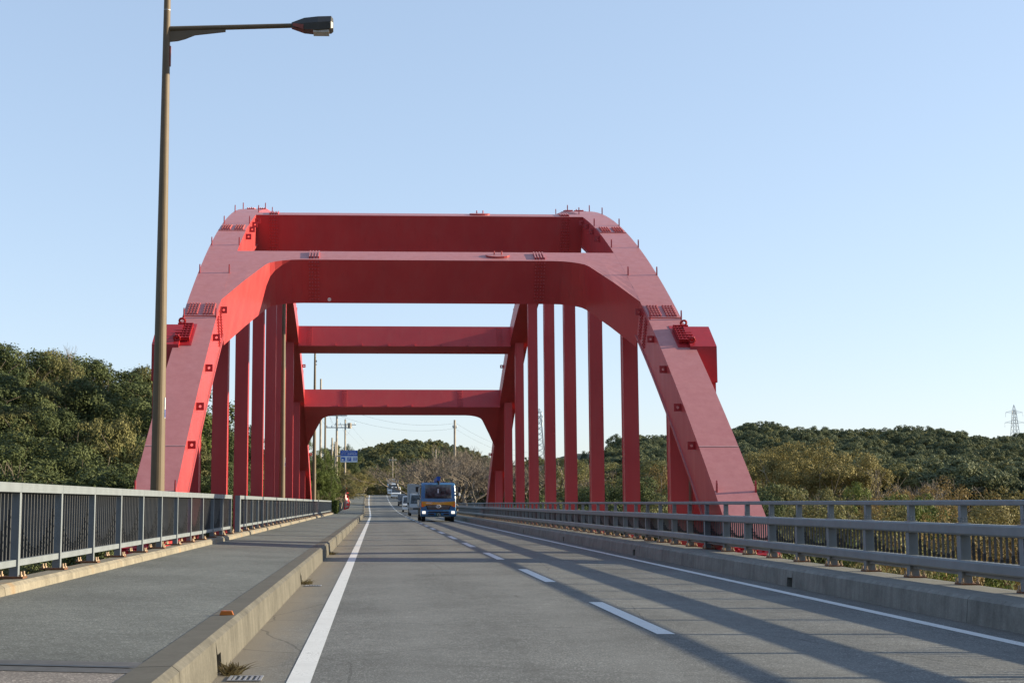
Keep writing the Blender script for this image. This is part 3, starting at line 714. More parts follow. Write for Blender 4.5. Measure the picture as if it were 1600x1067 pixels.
def crane_truck(X, Y):
    t = empty('crane_truck', (X, Y, zr(Y) + rz(X)), 'blue crane truck with orange band driving towards the camera', 'truck')
    cab = MB(); profile_body(cab, [(0.10, 0.33), (0.0, 0.45), (0.0, 0.95), (0.03, 1.30), (0.07, 1.55), (0.27, 2.42), (0.42, 2.58), (1.75, 2.60), (1.75, 0.5), (1.2, 0.5), (1.2, 0.33)], 2.36, 0.05, 1.55)
    cab.build('cab', M['blue'], t, bevel=0.09, seg=3)
    # windscreen, slightly bowed
    P = []; F = []
    for z, y in ((1.57, 0.052), (2.47, 0.258)):
        for i in range(9):
            a = -1 + 2 * i / 8; hw = 1.135 - 0.05 * (z - 1.58); P.append((a * hw, y - 0.02 + 0.10 * abs(a) ** 4, z))
    F = [(i, i + 1, i + 10, i + 9) for i in range(8)]
    ws = MB().add(P, F).build('windscreen', M['glass'], t); s_ = ws.modifiers.new('t', 'SOLIDIFY'); s_.thickness = 0.03
    for s in (-1, 1):
        MB().obox((s * 0.35, 0.02, 1.66), Vector((1, 0, 0.12 * s)), Vector((0, 1, 0)), Vector((0, 0, 1)), 0.4, 0.012, 0.012).build('wiper', M['black'], t)
        MB().box(min(s * 1.181, s * 1.19), max(s * 1.181, s * 1.19), 0.45, 1.35, 1.55, 2.25).build('side_window', M['glass'], t)
    MB().box(-0.05, 0.03, 0.11, 0.125, 1.85, 2.2).build('mascot_strip', M['signwhite'], t)
    # orange band with arched lower edge
    n = 14; P = []; F = []
    for i in range(n + 1):
        a = -1 + 2 * i / n; P += [(a * 1.135, -0.012, 1.08 + 0.05 * (1 - a * a) - (0.10 if abs(a) > 0.78 else 0)), (a * 1.135, 0.005, 1.36 - 0.05 * (1 - a * a) ** 2)]
    F = [(2 * i, 2 * i + 2, 2 * i + 3, 2 * i + 1) for i in range(n)]
    bd = MB().add(P, F).build('orange_band', M['orange'], t); bd.modifiers.new('t', 'SOLIDIFY').thickness = 0.02
    gr = MB().prism([(-0.84, -0.02, 1.10), (0.84, -0.02, 1.10), (0.72, -0.02, 0.80), (-0.72, -0.02, 0.80)], (0, 0.05, 0)).build('grille', M['black'], t)
    for z, hw in ((0.86, 0.68), (0.95, 0.72), (1.04, 0.76)): MB().box(-hw, hw, -0.045, -0.018, z - 0.012, z + 0.018).build('grille_bar', M['steel'], gr)
    el = MB()
    for i in range(20):
        a0, a1 = 2 * math.pi * i / 20, 2 * math.pi * (i + 1) / 20
        el.tube((0.15 * math.cos(a0), -0.06, 1.02 + 0.095 * math.sin(a0)), (0.15 * math.cos(a1), -0.06, 1.02 + 0.095 * math.sin(a1)), 0.02, 0.02, 6, False)
    el.tube((-0.06, -0.06, 0.95), (-0.045, -0.06, 1.09), 0.016, 0.016, 6); el.tube((0.06, -0.06, 0.95), (0.045, -0.06, 1.09), 0.016, 0.016, 6); el.tube((-0.06, -0.06, 1.02), (0.06, -0.06, 1.02), 0.016, 0.016, 6)
    el.build('emblem', M['text'], t)
    text('HINO', 0.17, M['text'], t, (-0.62, -0.035, 1.23))
    bp = MB(); profile_body(bp, [(-0.06, 0.40), (-0.08, 0.5), (-0.08, 0.72), (-0.03, 0.78), (0.35, 0.78), (0.35, 0.36), (0.0, 0.36)], 2.38); bp.build('bumper', M['blue'], t, bevel=0.05, seg=3)
    for x0, x1, z0, z1 in ((-0.68, 0.68, 0.62, 0.70), (-0.68, -0.28, 0.46, 0.55), (0.34, 0.7, 0.46, 0.55)): MB().box(x0, x1, -0.095, -0.07, z0, z1).build('air_slot', M['black'], t)
    for s in (-1, 1):
        MB().box(s * 0.97 - 0.12, s * 0.97 + 0.12, -0.10, -0.03, 0.53, 0.72).build('headlight', M['lamp_lit'], t, bevel=0.03)
        MB().prism([(s * 1.12, -0.03, 1.26), (s * 0.93, -0.03, 1.02), (s * 1.12, -0.03, 0.99)], (0, 0.06, 0)).build('indicator_lamp', M['amber'], t)
        MB().box(s * 1.18 - 0.04, s * 1.18 + 0.04, 0.3, 0.42, 0.85, 0.93).build('side_lamp', M['amber'], t)
        mr = MB().box(s * 1.42 - 0.10, s * 1.42 + 0.10, 0.12, 0.22, 2.0, 2.34).build('mirror', M['black'], t, bevel=0.03)
        MB().tube((s * 1.15, 0.4, 2.38), (s * 1.40, 0.2, 2.3), 0.018, 0.018, 6).build('mirror_arm', M['black'], mr)
        MB().tube((s * 1.17, 0.35, 1.6), (s * 1.40, 0.2, 2.02), 0.018, 0.018, 6).build('mirror_arm', M['black'], mr)
        wheel(t, s * 0.98, 1.0, 0.42, 0.26); wheel(t, s * 0.95, 5.3, 0.42, 0.5)
    MB().box(1.36, 1.48, 0.14, 0.22, 1.72, 1.92).build('round_mirror', M['white'], t, bevel=0.04)
    pl = MB().box(-0.17, 0.17, -0.105, -0.085, 0.40, 0.60).build('number_plate', M['plate'], t); text('3 18', 0.13, M['text'], pl, (0.02, -0.108, 0.47)); text('\u4e09\u91cd', 0.06, M['text'], pl, (0, -0.108, 0.56))
    MB().box(-0.42, 0.42, 0.9, 7.4, 0.55, 0.78).build('chassis', M['black'], t)
    bed = MB().box(-1.16, 1.16, 2.6, 7.6, 0.95, 1.05); bed.box(-1.18, -1.13, 2.6, 7.6, 1.05, 1.45); bed.box(1.13, 1.18, 2.6, 7.6, 1.05, 1.45); bed.box(-1.13, 1.13, 7.55, 7.6, 1.05, 1.45); bed.box(-1.13, 1.13, 2.6, 2.66, 1.05, 2.3)
    bed.build('flatbed', M['blue'], t)
    bx = MB().box(-1.2, -0.6, 2.0, 4.3, 0.45, 0.92); bx.box(0.6, 1.2, 2.0, 4.3, 0.45, 0.92); bx.build('side_guard', M['black'], t)
    MB().tube((0.05, 2.2, 0.8), (0.05, 2.2, 2.75), 0.16, 0.13, 12).build('crane_post', M['blue'], t)
    bm_ = MB().prism([(-0.06, 0.35, 2.66), (0.14, 0.35, 2.66), (0.16, 0.35, 3.02), (-0.08, 0.35, 3.02)], (0, 4.6, -0.12)).build('crane_boom', M['signblue'], t)
    hk = MB().tube((0.04, 0.22, 2.72), (0.04, 0.3, 2.48), 0.06, 0.05, 8); hk.box(-0.09, 0.0, 0.2, 0.36, 2.58, 2.74); hk.build('hook_block', M['black'], t)
    ra = MB().box(-1.12, 1.12, 1.85, 1.92, 2.60, 2.66); ra.box(-1.12, -1.06, 1.85, 1.92, 0.9, 2.66); ra.box(1.06, 1.12, 1.85, 1.92, 0.9, 2.66); ra.build('headboard', M['blue'], t)
    return t
crane_truck(4.15, 86)
def van(X, Y, wd, h, ln, name, label, cat, paint, hood=0.35, cargo=None, wr=0.29, dark_bumper=False):
    t = empty(name, (X, Y, zr(Y) + rz(3.5)), label, cat)
    if cargo:
        ch = cargo['cab_h']; pf = [(0.06, 0.30), (0, 0.42), (0, 0.85), (0.05, 1.12), (0.35, ch - 0.12), (0.5, ch), (1.55, ch), (1.55, 0.4), (1.0, 0.3)]
        zg0, zg1, y0, y1 = 1.16, ch - 0.17, 0.06, 0.33
    else:
        pf = [(0.06, 0.24), (0, 0.38), (0.02, 0.78), (hood, 0.98), (hood + 0.45, h - 0.1), (hood + 0.7, h), (ln - 0.25, h - 0.02), (ln - 0.02, h - 0.5), (ln, 0.35), (ln - 0.1, 0.24)]
        zg0, zg1, y0, y1 = 1.02, h - 0.14, hood + 0.02, hood + 0.43
    b = MB(); profile_body(b, pf, wd, 0.09, 0.95); b.build('body', paint, t, bevel=0.07, seg=3)
    def hw(z): return wd / 2 - 0.09 * max(0, z - 0.95)
    n = Vector((0, -(zg1 - zg0), (y1 - y0))).normalized() * 0.012
    pts = [Vector((-hw(zg0) + 0.08, y0, zg0)), Vector((hw(zg0) - 0.08, y0, zg0)), Vector((hw(zg1) - 0.12, y1, zg1)), Vector((-hw(zg1) + 0.12, y1, zg1))]
    MB().prism([p + n for p in pts], -n * 2).build('windscreen', M['glass'], t)
    for s in (-1, 1):
        yb = (1.35 if cargo else ln - 0.5); zt_ = zg1 - 0.02
        P_ = [(s * (hw(zg0) + 0.004), y0 + 0.22, zg0 + 0.03), (s * (hw(zg0) + 0.004), yb, zg0 + 0.03), (s * (hw(zt_) + 0.004), yb, zt_), (s * (hw(zt_) + 0.004), y1 + 0.15, zt_)]
        MB().prism(P_, (s * 0.006, 0, 0)).build('side_window', M['glass'], t)
        MB().box(s * (wd / 2 - 0.2) - 0.14, s * (wd / 2 - 0.2) + 0.14, -0.03, 0.05, 0.62, 0.80).build('headlight', M['lamp_lit'] if False else M['lens'], t, bevel=0.02)
        MB().box(s * (wd / 2 + 0.12) - 0.07, s * (wd / 2 + 0.12) + 0.07, y0 + 0.1, y0 + 0.18, 1.05, 1.28).build('mirror', M['black'], t, bevel=0.02)
        wheel(t, s * (wd / 2 - 0.12), 0.75, wr, 0.19); wheel(t, s * (wd / 2 - 0.12), ln - 0.8, wr, 0.19)
    MB().box(-wd / 2 + 0.36, wd / 2 - 0.36, -0.02, 0.03, 0.62, 0.76).build('grille', M['black'], t)
    MB().box(-wd / 2 + 0.05, wd / 2 - 0.05, -0.05, 0.1, 0.28, 0.46).build('bumper', M['black'] if dark_bumper else paint, t, bevel=0.03)
    MB().box(-0.165, 0.165, -0.065, -0.05, 0.36, 0.50).build('number_plate', M['text'], t)
    if cargo:
        MB().box(-cargo['w'] / 2, cargo['w'] / 2, 1.62, ln, 0.75, h).build('cargo_box', cargo['mat'], t, bevel=0.03)
        MB().box(-0.4, 0.4, 1.0, ln - 0.1, 0.45, 0.74).build('chassis', M['black'], t)
    return t
van(4.15, 124, 1.95, 3.1, 6.0, 'box_truck', 'pale box truck half hidden close behind the blue crane truck', 'truck', M['silver'], cargo=dict(cab_h=2.15, w=2.05, mat=M['greybox']), wr=0.36)
van(3.75, 149, 1.48, 1.88, 3.4, 'small_van', 'small white van between the box truck and the dark car', 'van', M['white'], 0.12, wr=0.27)
van(3.95, 184, 1.72, 1.75, 4.3, 'dark_car', 'dark tall car in the queue in front of the white van', 'car', M['darkcar'], 0.75, wr=0.31)
van(3.45, 226, 1.75, 2.0, 4.7, 'white_van', 'white van at the road crest just ahead of the last truck', 'van', M['white'], 0.25, wr=0.31)
van(3.15, 243, 2.1, 3.1, 7.0, 'cargo_truck', 'grey box truck farthest away at the road crest', 'truck', M['white'], cargo=dict(cab_h=2.2, w=2.15, mat=M['greybox']), wr=0.38)

# ------------------------------------------------------------------ sign, banner, poles, pylons
def px(xp, yp, Y):
    """world point at distance Y for a direction measured in the photograph (used to plan the survey positions)"""
    f = 2000.; vx, vy = (xp - 650) / f, -(yp - 582) / f
    d = cam_m @ Vector((vx, vy, -1)); t = Y / d.y
    return EYE + d * t
cam_m = cam.rotation_euler.to_matrix()
def route_sign(Y=140):
    a = px(523.5, 775, Y); t = empty('route_sign', (a.x, Y, g(a.x, Y)), 'blue and white overhead parking sign on a pole left of the road', 'sign')
    top = px(523, 690, Y).z - t.location.z; zs1 = px(545, 703.5, Y).z - t.location.z; zs0 = px(545, 722, Y).z - t.location.z
    x0 = px(532, 712, Y).x - a.x; x1 = px(558.5, 712, Y).x - a.x; zm = zs0 + (zs1 - zs0) * 0.52; hgt = zs1 - zs0; wd = x1 - x0
    MB().tube((0, 0, 0), (0, 0, top), 0.11, 0.09, 12).build('pole', M['cpole'], t)
    MB().tube((0, 0, zm), (x1 - 0.1, 0, zm), 0.05, 0.05, 8).build('arm', M['steel'], t)
    p = MB().box(x0, x1, -0.12, -0.06, zs0, zs1).build('panel', M['signwhite'], t)
    MB().box(x0, x1, -0.124, -0.12, zm, zs1).build('blue_field', M['signblue'], p)
    random.seed(3)
    def glyphs(z, h, n, xa, xb):
        mb_ = MB()
        for i in range(n):
            cx = xa + (xb - xa) * (i + 0.5) / n; gw = (xb - xa) / n * 0.72
            for q in range(4):
                if random.random() < 0.5: zz = z + h * random.uniform(-0.45, 0.45); mb_.box(cx - gw / 2, cx + gw / 2, -0.127, -0.124, zz - 0.012, zz + 0.012)
                else: xx = cx + gw * random.uniform(-0.45, 0.45); mb_.box(xx - 0.012, xx + 0.012, -0.1271, -0.1241, z - h / 2, z + h / 2)
        mb_.build('lettering', M['text'], p)
    glyphs(zm + hgt * 0.37, hgt * 0.07, 12, x0 + 0.1 * wd, x1 - 0.1 * wd); glyphs(zm + hgt * 0.18, hgt * 0.16, 8, x0 + 0.04 * wd, x1 - 0.02 * wd)
    zc = zs0 + hgt * 0.26; q = hgt * 0.16
    c = x0 + wd * 0.16; MB().box(c - q, c + q, -0.125, -0.12, zc - q, zc + q).build('view_icon', M['signblue'], p)
    MB().tube((c - 0.05, -0.126, zc - 0.3 * q), (c - 0.05, -0.129, zc - 0.3 * q), 0.5 * q, 0.5 * q, 12).build('icon_mark', M['text'], p)
    c = x0 + wd * 0.52; MB().box(c - q, c + q, -0.125, -0.12, zc - q, zc + q).build('parking_icon', M['signblue'], p); text('P', q * 2.1, M['text'], p, (c, -0.127, zc))
    for k in (0.8, 0.92):
        c = x0 + wd * k; m_ = MB(); m_.box(c - 0.06, c + 0.06, -0.126, -0.12, zc - q * 0.8, zc + q * 0.45); m_.tube((c, -0.12, zc + q * 0.75), (c, -0.126, zc + q * 0.75), 0.065, 0.065, 10)
        m_.build('restroom_figure', M['signblue'], p)
route_sign()
def banner(Y=118):
    a = px(536, 783, Y); gz = zr(Y) + 0.28; t = empty('banner_flag', (a.x, Y, gz), 'red and white advertising banner flag on a pole beside the sidewalk', 'banner')
    MB().tube((0, 0, 0), (0.25, 0, 2.3), 0.018, 0.012, 6).build('pole', M['steel'], t)
    mb_ = MB(); P = []; F = []; nz = 12; nx = 5
    for i in range(nz + 1):
        z = 0.35 + 1.9 * i / nz
        for j in range(nx + 1): u = j / nx; P.append((0.03 + 0.25 * z / 2.3 + u * 0.52 * (0.55 + 0.45 * math.sin(1 + i * 0.35)), 0.10 * math.sin(i * 0.7 + u * 3), z + 0.16 * u))
    for i in range(nz):
        for j in range(nx): mb_.m = 1 if (1 <= j <= 3 and 1 <= i <= 10) else 0; mb_.add([P[i * (nx + 1) + j], P[i * (nx + 1) + j + 1], P[(i + 1) * (nx + 1) + j + 1], P[(i + 1) * (nx + 1) + j]], [(0, 1, 2, 3)])
    mb_.build('cloth', [M['flagred'], M['flagwhite']], t)
    mk = MB()
    for i, (zz, k) in enumerate(((1.9, 0.1), (1.55, 0.13), (1.2, 0.1), (0.85, 0.12))): mk.tube((0.42, -0.11 + 0.02 * (i % 2), zz), (0.42, -0.118, zz + 0.01), k, k, 8)
    mk.build('print', M['flagred'], t)
banner()
def upole(xp, ytop, Y, label, r=0.15, arms=(), transformer=False, lean=0.0, mat='cpole'):
    a = px(xp, ytop, Y); gz = g(a.x, Y); h = a.z - gz
    t = empty('utility_pole', (a.x, Y, gz), label, 'utility pole', 'roadside poles')
    MB().tube((0, 0, 0), (lean * h, 0, h), r, r * 0.72, 12).build('pole', M[mat], t)
    for dz, hw_ in arms:
        ar = MB().box(-hw_, hw_, -0.06, 0.04, h - dz - 0.05, h - dz + 0.05).build('crossarm', M['steel'], t)
        for k in (-0.9, -0.45, 0.45, 0.9): MB().tube((k * hw_, 0, h - dz + 0.05), (k * hw_, 0, h - dz + 0.28), 0.06, 0.045, 8).build('insulator', M['text'], ar)
    if transformer: MB().tube((0.65, 0, h - 1.35), (0.65, 0, h - 0.55), 0.3, 0.3, 14).build('transformer', M['cpole'], t)
    return Vector((a.x, Y, a.z))
P1 = upole(501.5, 592, 128, 'weathered grey pole emerging behind the far beam, left of the others', 0.13)
P2 = upole(508.5, 626, 122, 'tan pole standing in the green bush left of the road', 0.11, mat='pole')
P3 = upole(526.5, 628, 150, 'pole with two crossarms left of the blue sign', 0.15, ((1.6, 1.2), (3.0, 1.3)))
P4 = upole(539.5, 655, 190, 'far pole with transformer and wide crossarm behind the blue sign', 0.16, ((0.8, 1.6),), True)
P5 = upole(519, 684, 160, 'short thin pole between the crossarm pole and bush', 0.14)
P6 = upole(613.5, 714, 286, 'pale pole at the road crest above the last truck', 0.15, ((0.7, 0.8),))
P7 = upole(710.5, 656, 150, 'tall dark-topped pole right of the road among bare trees', 0.17, ((0.9, 0.25),))
P8 = upole(681, 702, 210, 'thin short pole behind the bare trees above the crane truck', 0.14)
def wire(a, b, sag, name='power_line', label=None, r=0.008):
    mb_ = MB(); a = Vector(a); b = Vector(b); n = 14; last = a
    for i in range(1, n + 1):
        u = i / n; p = a.lerp(b, u) - Vector((0, 0, 4 * sag * u * (1 - u))); mb_.tube(last, p, r, r, 4, False); last = p
    tag(mb_.build(name, M['wire']), label, 'cable', 'overhead wires')
for dz, dx in ((1.5, -0.9), (1.5, 0.9), (2.9, 0.6)): wire(P3 + Vector((dx, 0, -dz)), P4 + Vector((dx * 1.2, 0, -dz * 0.5)), 0.9, label='overhead wire between the crossarm and transformer poles, ' + {(1.5, -0.9): 'upper left', (1.5, 0.9): 'upper right', (2.9, 0.6): 'lower'}[(dz, dx)] + ' one')
for dx in (-0.7, 0.7): wire(P4 + Vector((dx, 0, -0.7)), P6 + Vector((dx * 0.6, 0, -0.5)), 1.4, label='overhead wire from the transformer pole to the crest pole, ' + ('left' if dx < 0 else 'right') + ' one')
wire(P3 + Vector((0, 0, -0.4)), P7 + Vector((0, 0, -0.4)), 1.0, label='upper overhead wire crossing the road under the far beam')
wire(P3 + Vector((0, 0, -1.5)), P7 + Vector((0, 0, -1.0)), 0.9, label='lower overhead wire crossing the road under the far beam')
for k in (0.3, 1.0): wire(P7 + Vector((0, 0, -k)), Vector((26, 190, 9.0 - k)), 1.2, label='overhead wire running right from the tall dark-topped pole, ' + ('upper' if k < 0.5 else 'lower') + ' one')
wire(P6 + Vector((0, 0, -1.2)), Vector((-14, 250, 8.5)), 1.5, label='overhead wire left of the crest pole'); wire(P6 + Vector((0, 0, -1.0)), Vector((22, 300, 7)), 1.0, label='overhead wire right of the crest pole')
for k in (-0.5, 0.5): wire(P1 + Vector((k, 0, -2.5)), P3 + Vector((k, 0, -2.9)), 0.9, label='slack wire between the weathered and crossarm poles, ' + ('left' if k < 0 else 'right') + ' one')
def pylon(xp, ytop, Y, hgt, label, arms):
    a = px(xp, ytop, Y); t = empty('pylon', (a.x, Y, a.z - hgt), label, 'pylon', 'power pylons on the ridge')
    mb_ = MB()
    def hw(z): return 0.35 + (hgt - z) * 0.075
    zs = list(np.linspace(0, hgt - 2.2, 12))
    cor = lambda z, i: Vector((hw(z) * (1 if i in (1, 2) else -1), hw(z) * (1 if i in (2, 3) else -1), z))
    for z0, z1 in zip(zs, zs[1:]):
        for i in range(4):
            mb_.tube(cor(z0, i), cor(z1, i), 0.09, 0.09, 4); mb_.tube(cor(z0, i), cor(z1, (i + 1) % 4), 0.05, 0.05, 4); mb_.tube(cor(z0, (i + 1) % 4), cor(z1, i), 0.05, 0.05, 4)
    for i in range(4): mb_.tube(cor(zs[-1], i), (0, 0, hgt), 0.08, 0.05, 4)
    mb_.build('lattice', M['steel'], t)
    for dz, ln in arms:
        z = hgt - dz; ar = MB()
        for s in (-1, 1):
            ar.tube((0, 0.3, z), (s * ln, 0, z - 0.0), 0.07, 0.05, 4); ar.tube((0, -0.3, z), (s * ln, 0, z), 0.07, 0.05, 4); ar.tube((0, 0, z + 1.1), (s * ln, 0, z), 0.06, 0.05, 4)
            ar.tube((s * ln, 0, z), (s * ln, 0, z - 1.9), 0.06, 0.06, 4)
        ar.build('crossarm', M['steel'], t)
pylon(1584, 632, 520, 30, 'lattice pylon on the wooded ridge at the right edge', ((3.3, 3.6), (7.5, 4.1)))
pylon(842.5, 638, 420, 22, 'small lattice mast between the right hangers', ((1.2, 1.0), (2.6, 1.2), (4.0, 1.0)))

# ------------------------------------------------------------------ trees
def leaf_mesh(name, pts, nrm, size, tint, mat, aspect=0.6):
    """one folded leaf spray per point, numpy built"""
    n = len(pts); r = RNG.normal(size=(n, 3)); a = np.cross(nrm, r); a /= np.linalg.norm(a, axis=1)[:, None] + 1e-9; b = np.cross(nrm, a)
    s = (size * RNG.uniform(0.6, 1.35, n))[:, None]
    v = np.empty((n, 4, 3)); bend = nrm * s * 0.22
    v[:, 0] = pts - a * s; v[:, 1] = pts - b * s * aspect - bend; v[:, 2] = pts + a * s * 0.9; v[:, 3] = pts + b * s * aspect - bend
    me = bpy.data.meshes.new(name); me.vertices.add(4 * n); me.vertices.foreach_set('co', v.reshape(-1).astype(np.float32))
    me.loops.add(4 * n); me.loops.foreach_set('vertex_index', np.arange(4 * n, dtype=np.int32)); me.polygons.add(n)
    me.polygons.foreach_set('loop_start', np.arange(0, 4 * n, 4, dtype=np.int32)); me.polygons.foreach_set('loop_total', np.full(n, 4, np.int32))
    at = me.attributes.new('tint', 'FLOAT', 'POINT'); at.data.foreach_set('value', np.repeat(tint, 4).astype(np.float32))
    me.materials.append(mat); me.update(calc_edges=True); me.validate(); return me
def crown(name, seed, count, leaf, rx=4.0, zc=6.6, rz_=3.4, lobes=34, mat=None, openness=0.0, flat=0.0):
    """unit tree about 10 m tall; clumps of sprays spread through the crown"""
    rg = np.random.default_rng(seed); C = []; Rr = []
    for i in range(lobes):
        d = rg.normal(size=3); d /= np.linalg.norm(d); d[2] = d[2] * 0.9 + 0.12
        k = rg.uniform(0.45, 0.92); C.append(d * np.array([rx, rx, rz_]) * k * (0.85 + 0.3 * rg.random())); Rr.append(rg.uniform(0.75, 1.45) * rx / 4)
    C = np.array(C); Rr = np.array(Rr); S = 10
    sub = rg.normal(size=(lobes, S, 3)); sub[:, :, 2] += 0.35; sub += 0.6 * (C / (np.linalg.norm(C, axis=1)[:, None] + 1e-6))[:, None, :]
    sub /= np.linalg.norm(sub, axis=2)[:, :, None]
    sr = Rr[:, None] * rg.uniform(0.26, 0.55, (lobes, S)); sc = np.array([1, 1, 0.72 - flat])
    sc_ = (C[:, None, :] + sub * (Rr[:, None, None] * rg.uniform(0.55, 1.0, (lobes, S, 1))) * sc)
    w_ = (sr ** 2).reshape(-1); pick = rg.choice(lobes * S, count, p=w_ / w_.sum()); idx = pick // S; si = pick % S
    d = rg.normal(size=(count, 3)); d += 0.7 * sub.reshape(-1, 3)[pick]; d[:, 2] += 0.2; d /= np.linalg.norm(d, axis=1)[:, None]
    p = sc_.reshape(-1, 3)[pick] + d * (sr.reshape(-1)[pick] * (1 - np.abs(rg.normal(size=count)) * 0.2))[:, None] * np.array([1, 1, 0.8]) + rg.normal(size=(count, 3)) * 0.05
    stray = rg.random(count) < 0.05; p[stray] += d[stray] * rg.uniform(0.05, 0.35, (int(stray.sum()), 1))
    si = si % 7
    if openness: keep = rg.random(count) > openness * (p[:, 2] < -0.5); p, d, idx, si = p[keep], d[keep], idx[keep], si[keep]
    p[:, 2] += zc
    nn = d * 1.0 + rg.normal(size=p.shape) * 0.42; nn[:, 2] += 0.2; nn /= np.linalg.norm(nn, axis=1)[:, None]
    lob_t = rg.random(lobes)[idx] * 0.4 + rg.random(lobes * 7)[idx * 7 + si] * 0.25 + rg.random(len(p)) * 0.35
    return leaf_mesh(name, p, nn, leaf, lob_t, mat)
def limbs(seed, spread=3.0, h0=3.0, h1=8.2, nl=7, mat=None, r0=0.22):
    rg = random.Random(seed); mb_ = MB(); last = Vector((0, 0, -1.5)); pts = [last]
    for i in range(1, 6): p = Vector((rg.uniform(-0.25, 0.25) * i / 3, rg.uniform(-0.25, 0.25) * i / 3, -1.5 + (h0 + 1.5 + 2) * i / 5)); mb_.tube(last, p, r0 * (1 - 0.12 * (i - 1)), r0 * (1 - 0.12 * i), 8, False); last = p; pts.append(p)
    for k in range(nl):
        a = 2 * math.pi * k / nl + rg.uniform(-0.4, 0.4); st = pts[rg.choice((3, 4, 5))]; q = st; rr = r0 * 0.45
        for i in range(1, 5):
            e = Vector((math.cos(a), math.sin(a), 0)) * spread * (i / 4) * rg.uniform(0.8, 1.1); p = Vector((st.x, st.y, 0)) + e + Vector((0, 0, st.z + (h1 - st.z) * (i / 4) ** 1.25 * rg.uniform(0.75, 1.0)))
            mb_.tube(q, p, rr, rr * 0.66, 6, False); 
            if i > 1:
                for _ in range(2): tpt = p + Vector((rg.uniform(-1, 1), rg.uniform(-1, 1), rg.uniform(0.2, 1.2))); mb_.tube(p, tpt, rr * 0.5, 0.012, 4, False)
            q = p; rr *= 0.66
    return mb_.mesh('trunk', mat or M['bark'], True)
def bare(seed, depth=6, h=8.5, mat=None):
    rg = random.Random(seed); mb_ = MB()
    def grow(p, d, ln, r, k):
        n = 2; q = p
        for i in range(n):
            d = (d + Vector((rg.gauss(0, 0.12), rg.gauss(0, 0.12), 0.05))).normalized(); e = q + d * ln / n
            mb_.tube(q, e, r * (1 - 0.2 * i), r * (1 - 0.2 * (i + 1)), 5 if k > 3 else 3, False); q = e
        if k == 0: return
        for c in range(3 if k > 1 else 4):
            ax = Vector((rg.gauss(0, 1), rg.gauss(0, 1), rg.gauss(0, 0.5))); nd_ = (d + ax.normalized() * rg.uniform(0.45, 0.85) + Vector((0, 0, 0.10))).normalized()
            grow(q if c else p.lerp(q, 0.75), nd_, ln * rg.uniform(0.62, 0.82), max(0.008, r * 0.58), k - 1)
    grow(Vector((0, 0, -0.5)), Vector((0, 0, 1)), h * 0.27, 0.2, depth)
    return mb_.mesh('branches', mat or M['twig'])
KINDS = {}
for i in range(4): KINDS['dark%d' % i] = (crown('crown', 100 + i, 24000, 0.080, mat=M['leafdark']), limbs(i))
for i in range(2): KINDS['green%d' % i] = (crown('crown', 200 + i, 22000, 0.078, mat=M['leafgreen']), limbs(10 + i))
for i in range(3): KINDS['olive%d' % i] = (crown('crown', 300 + i, 20000, 0.078, lobes=30, mat=M['leafolive'], openness=0.35), limbs(20 + i, 3.3, mat=M['barklight']))
for i in range(2): KINDS['umb%d' % i] = (crown('crown', 350 + i, 18000, 0.078, rx=4.4, zc=7.6, rz_=1.9, lobes=34, mat=M['leaftan'], openness=0.7, flat=0.1), limbs(30 + i, 4.0, 2.4, 8.0, 11, M['barklight'], 0.24))
for i in range(2): KINDS['tan%d' % i] = (crown('crown', 400 + i, 17000, 0.078, mat=M['leaftan'], openness=0.3), limbs(40 + i, 3.4, mat=M['barklight']))
for i in range(2): KINDS['rust%d' % i] = (crown('crown', 500 + i, 14000, 0.075, mat=M['leafrust'], openness=0.2), limbs(50 + i, 3.4, nl=10, mat=M['barklight']))
for i in range(3): KINDS['bare%d' % i] = (None, bare(60 + i))
HGT = {}
def vco(me):
    a = np.empty(len(me.vertices) * 3, np.float32); me.vertices.foreach_get('co', a); return a.reshape(-1, 3)
def tree(xp, ytop, Y, kind, r, label, group, name=None, hmax=18, cat='tree'):
    a = px(xp, ytop, Y); gz = g(a.x, Y); h = a.z - gz
    if h > hmax: h = hmax
    base = a.z - h if h == hmax else gz
    cr, tr = KINDS[kind]
    nm = name or {'dark': 'evergreen_tree', 'green': 'green_tree', 'olive': 'olive_green_tree', 'umb': 'umbrella_tree', 'tan': 'tan_tree', 'rust': 'autumn_tree', 'bare': 'bare_tree'}[kind.rstrip('0123456789')]
    t = empty(nm, (a.x, Y, base), label, cat, group)
    rot = random.uniform(0, 6.28); ref = cr or tr
    if ref.name not in HGT: HGT[ref.name] = (float(vco(ref)[:, 2].max()), np.percentile(np.abs(vco(ref)[:, 0]), 97))
    zm, rm = HGT[ref.name]; scl = (r / rm, r / rm, max(0.25, h / zm))
    for me, n2 in ((tr, 'branches' if cr is None else 'trunk'), (cr, 'crown')):
        if me: o = link(n2, me, t); o.rotation_euler = (0, 0, rot); o.scale = scl
    return t
random.seed(11)
def U(a, b): return random.uniform(a, b)
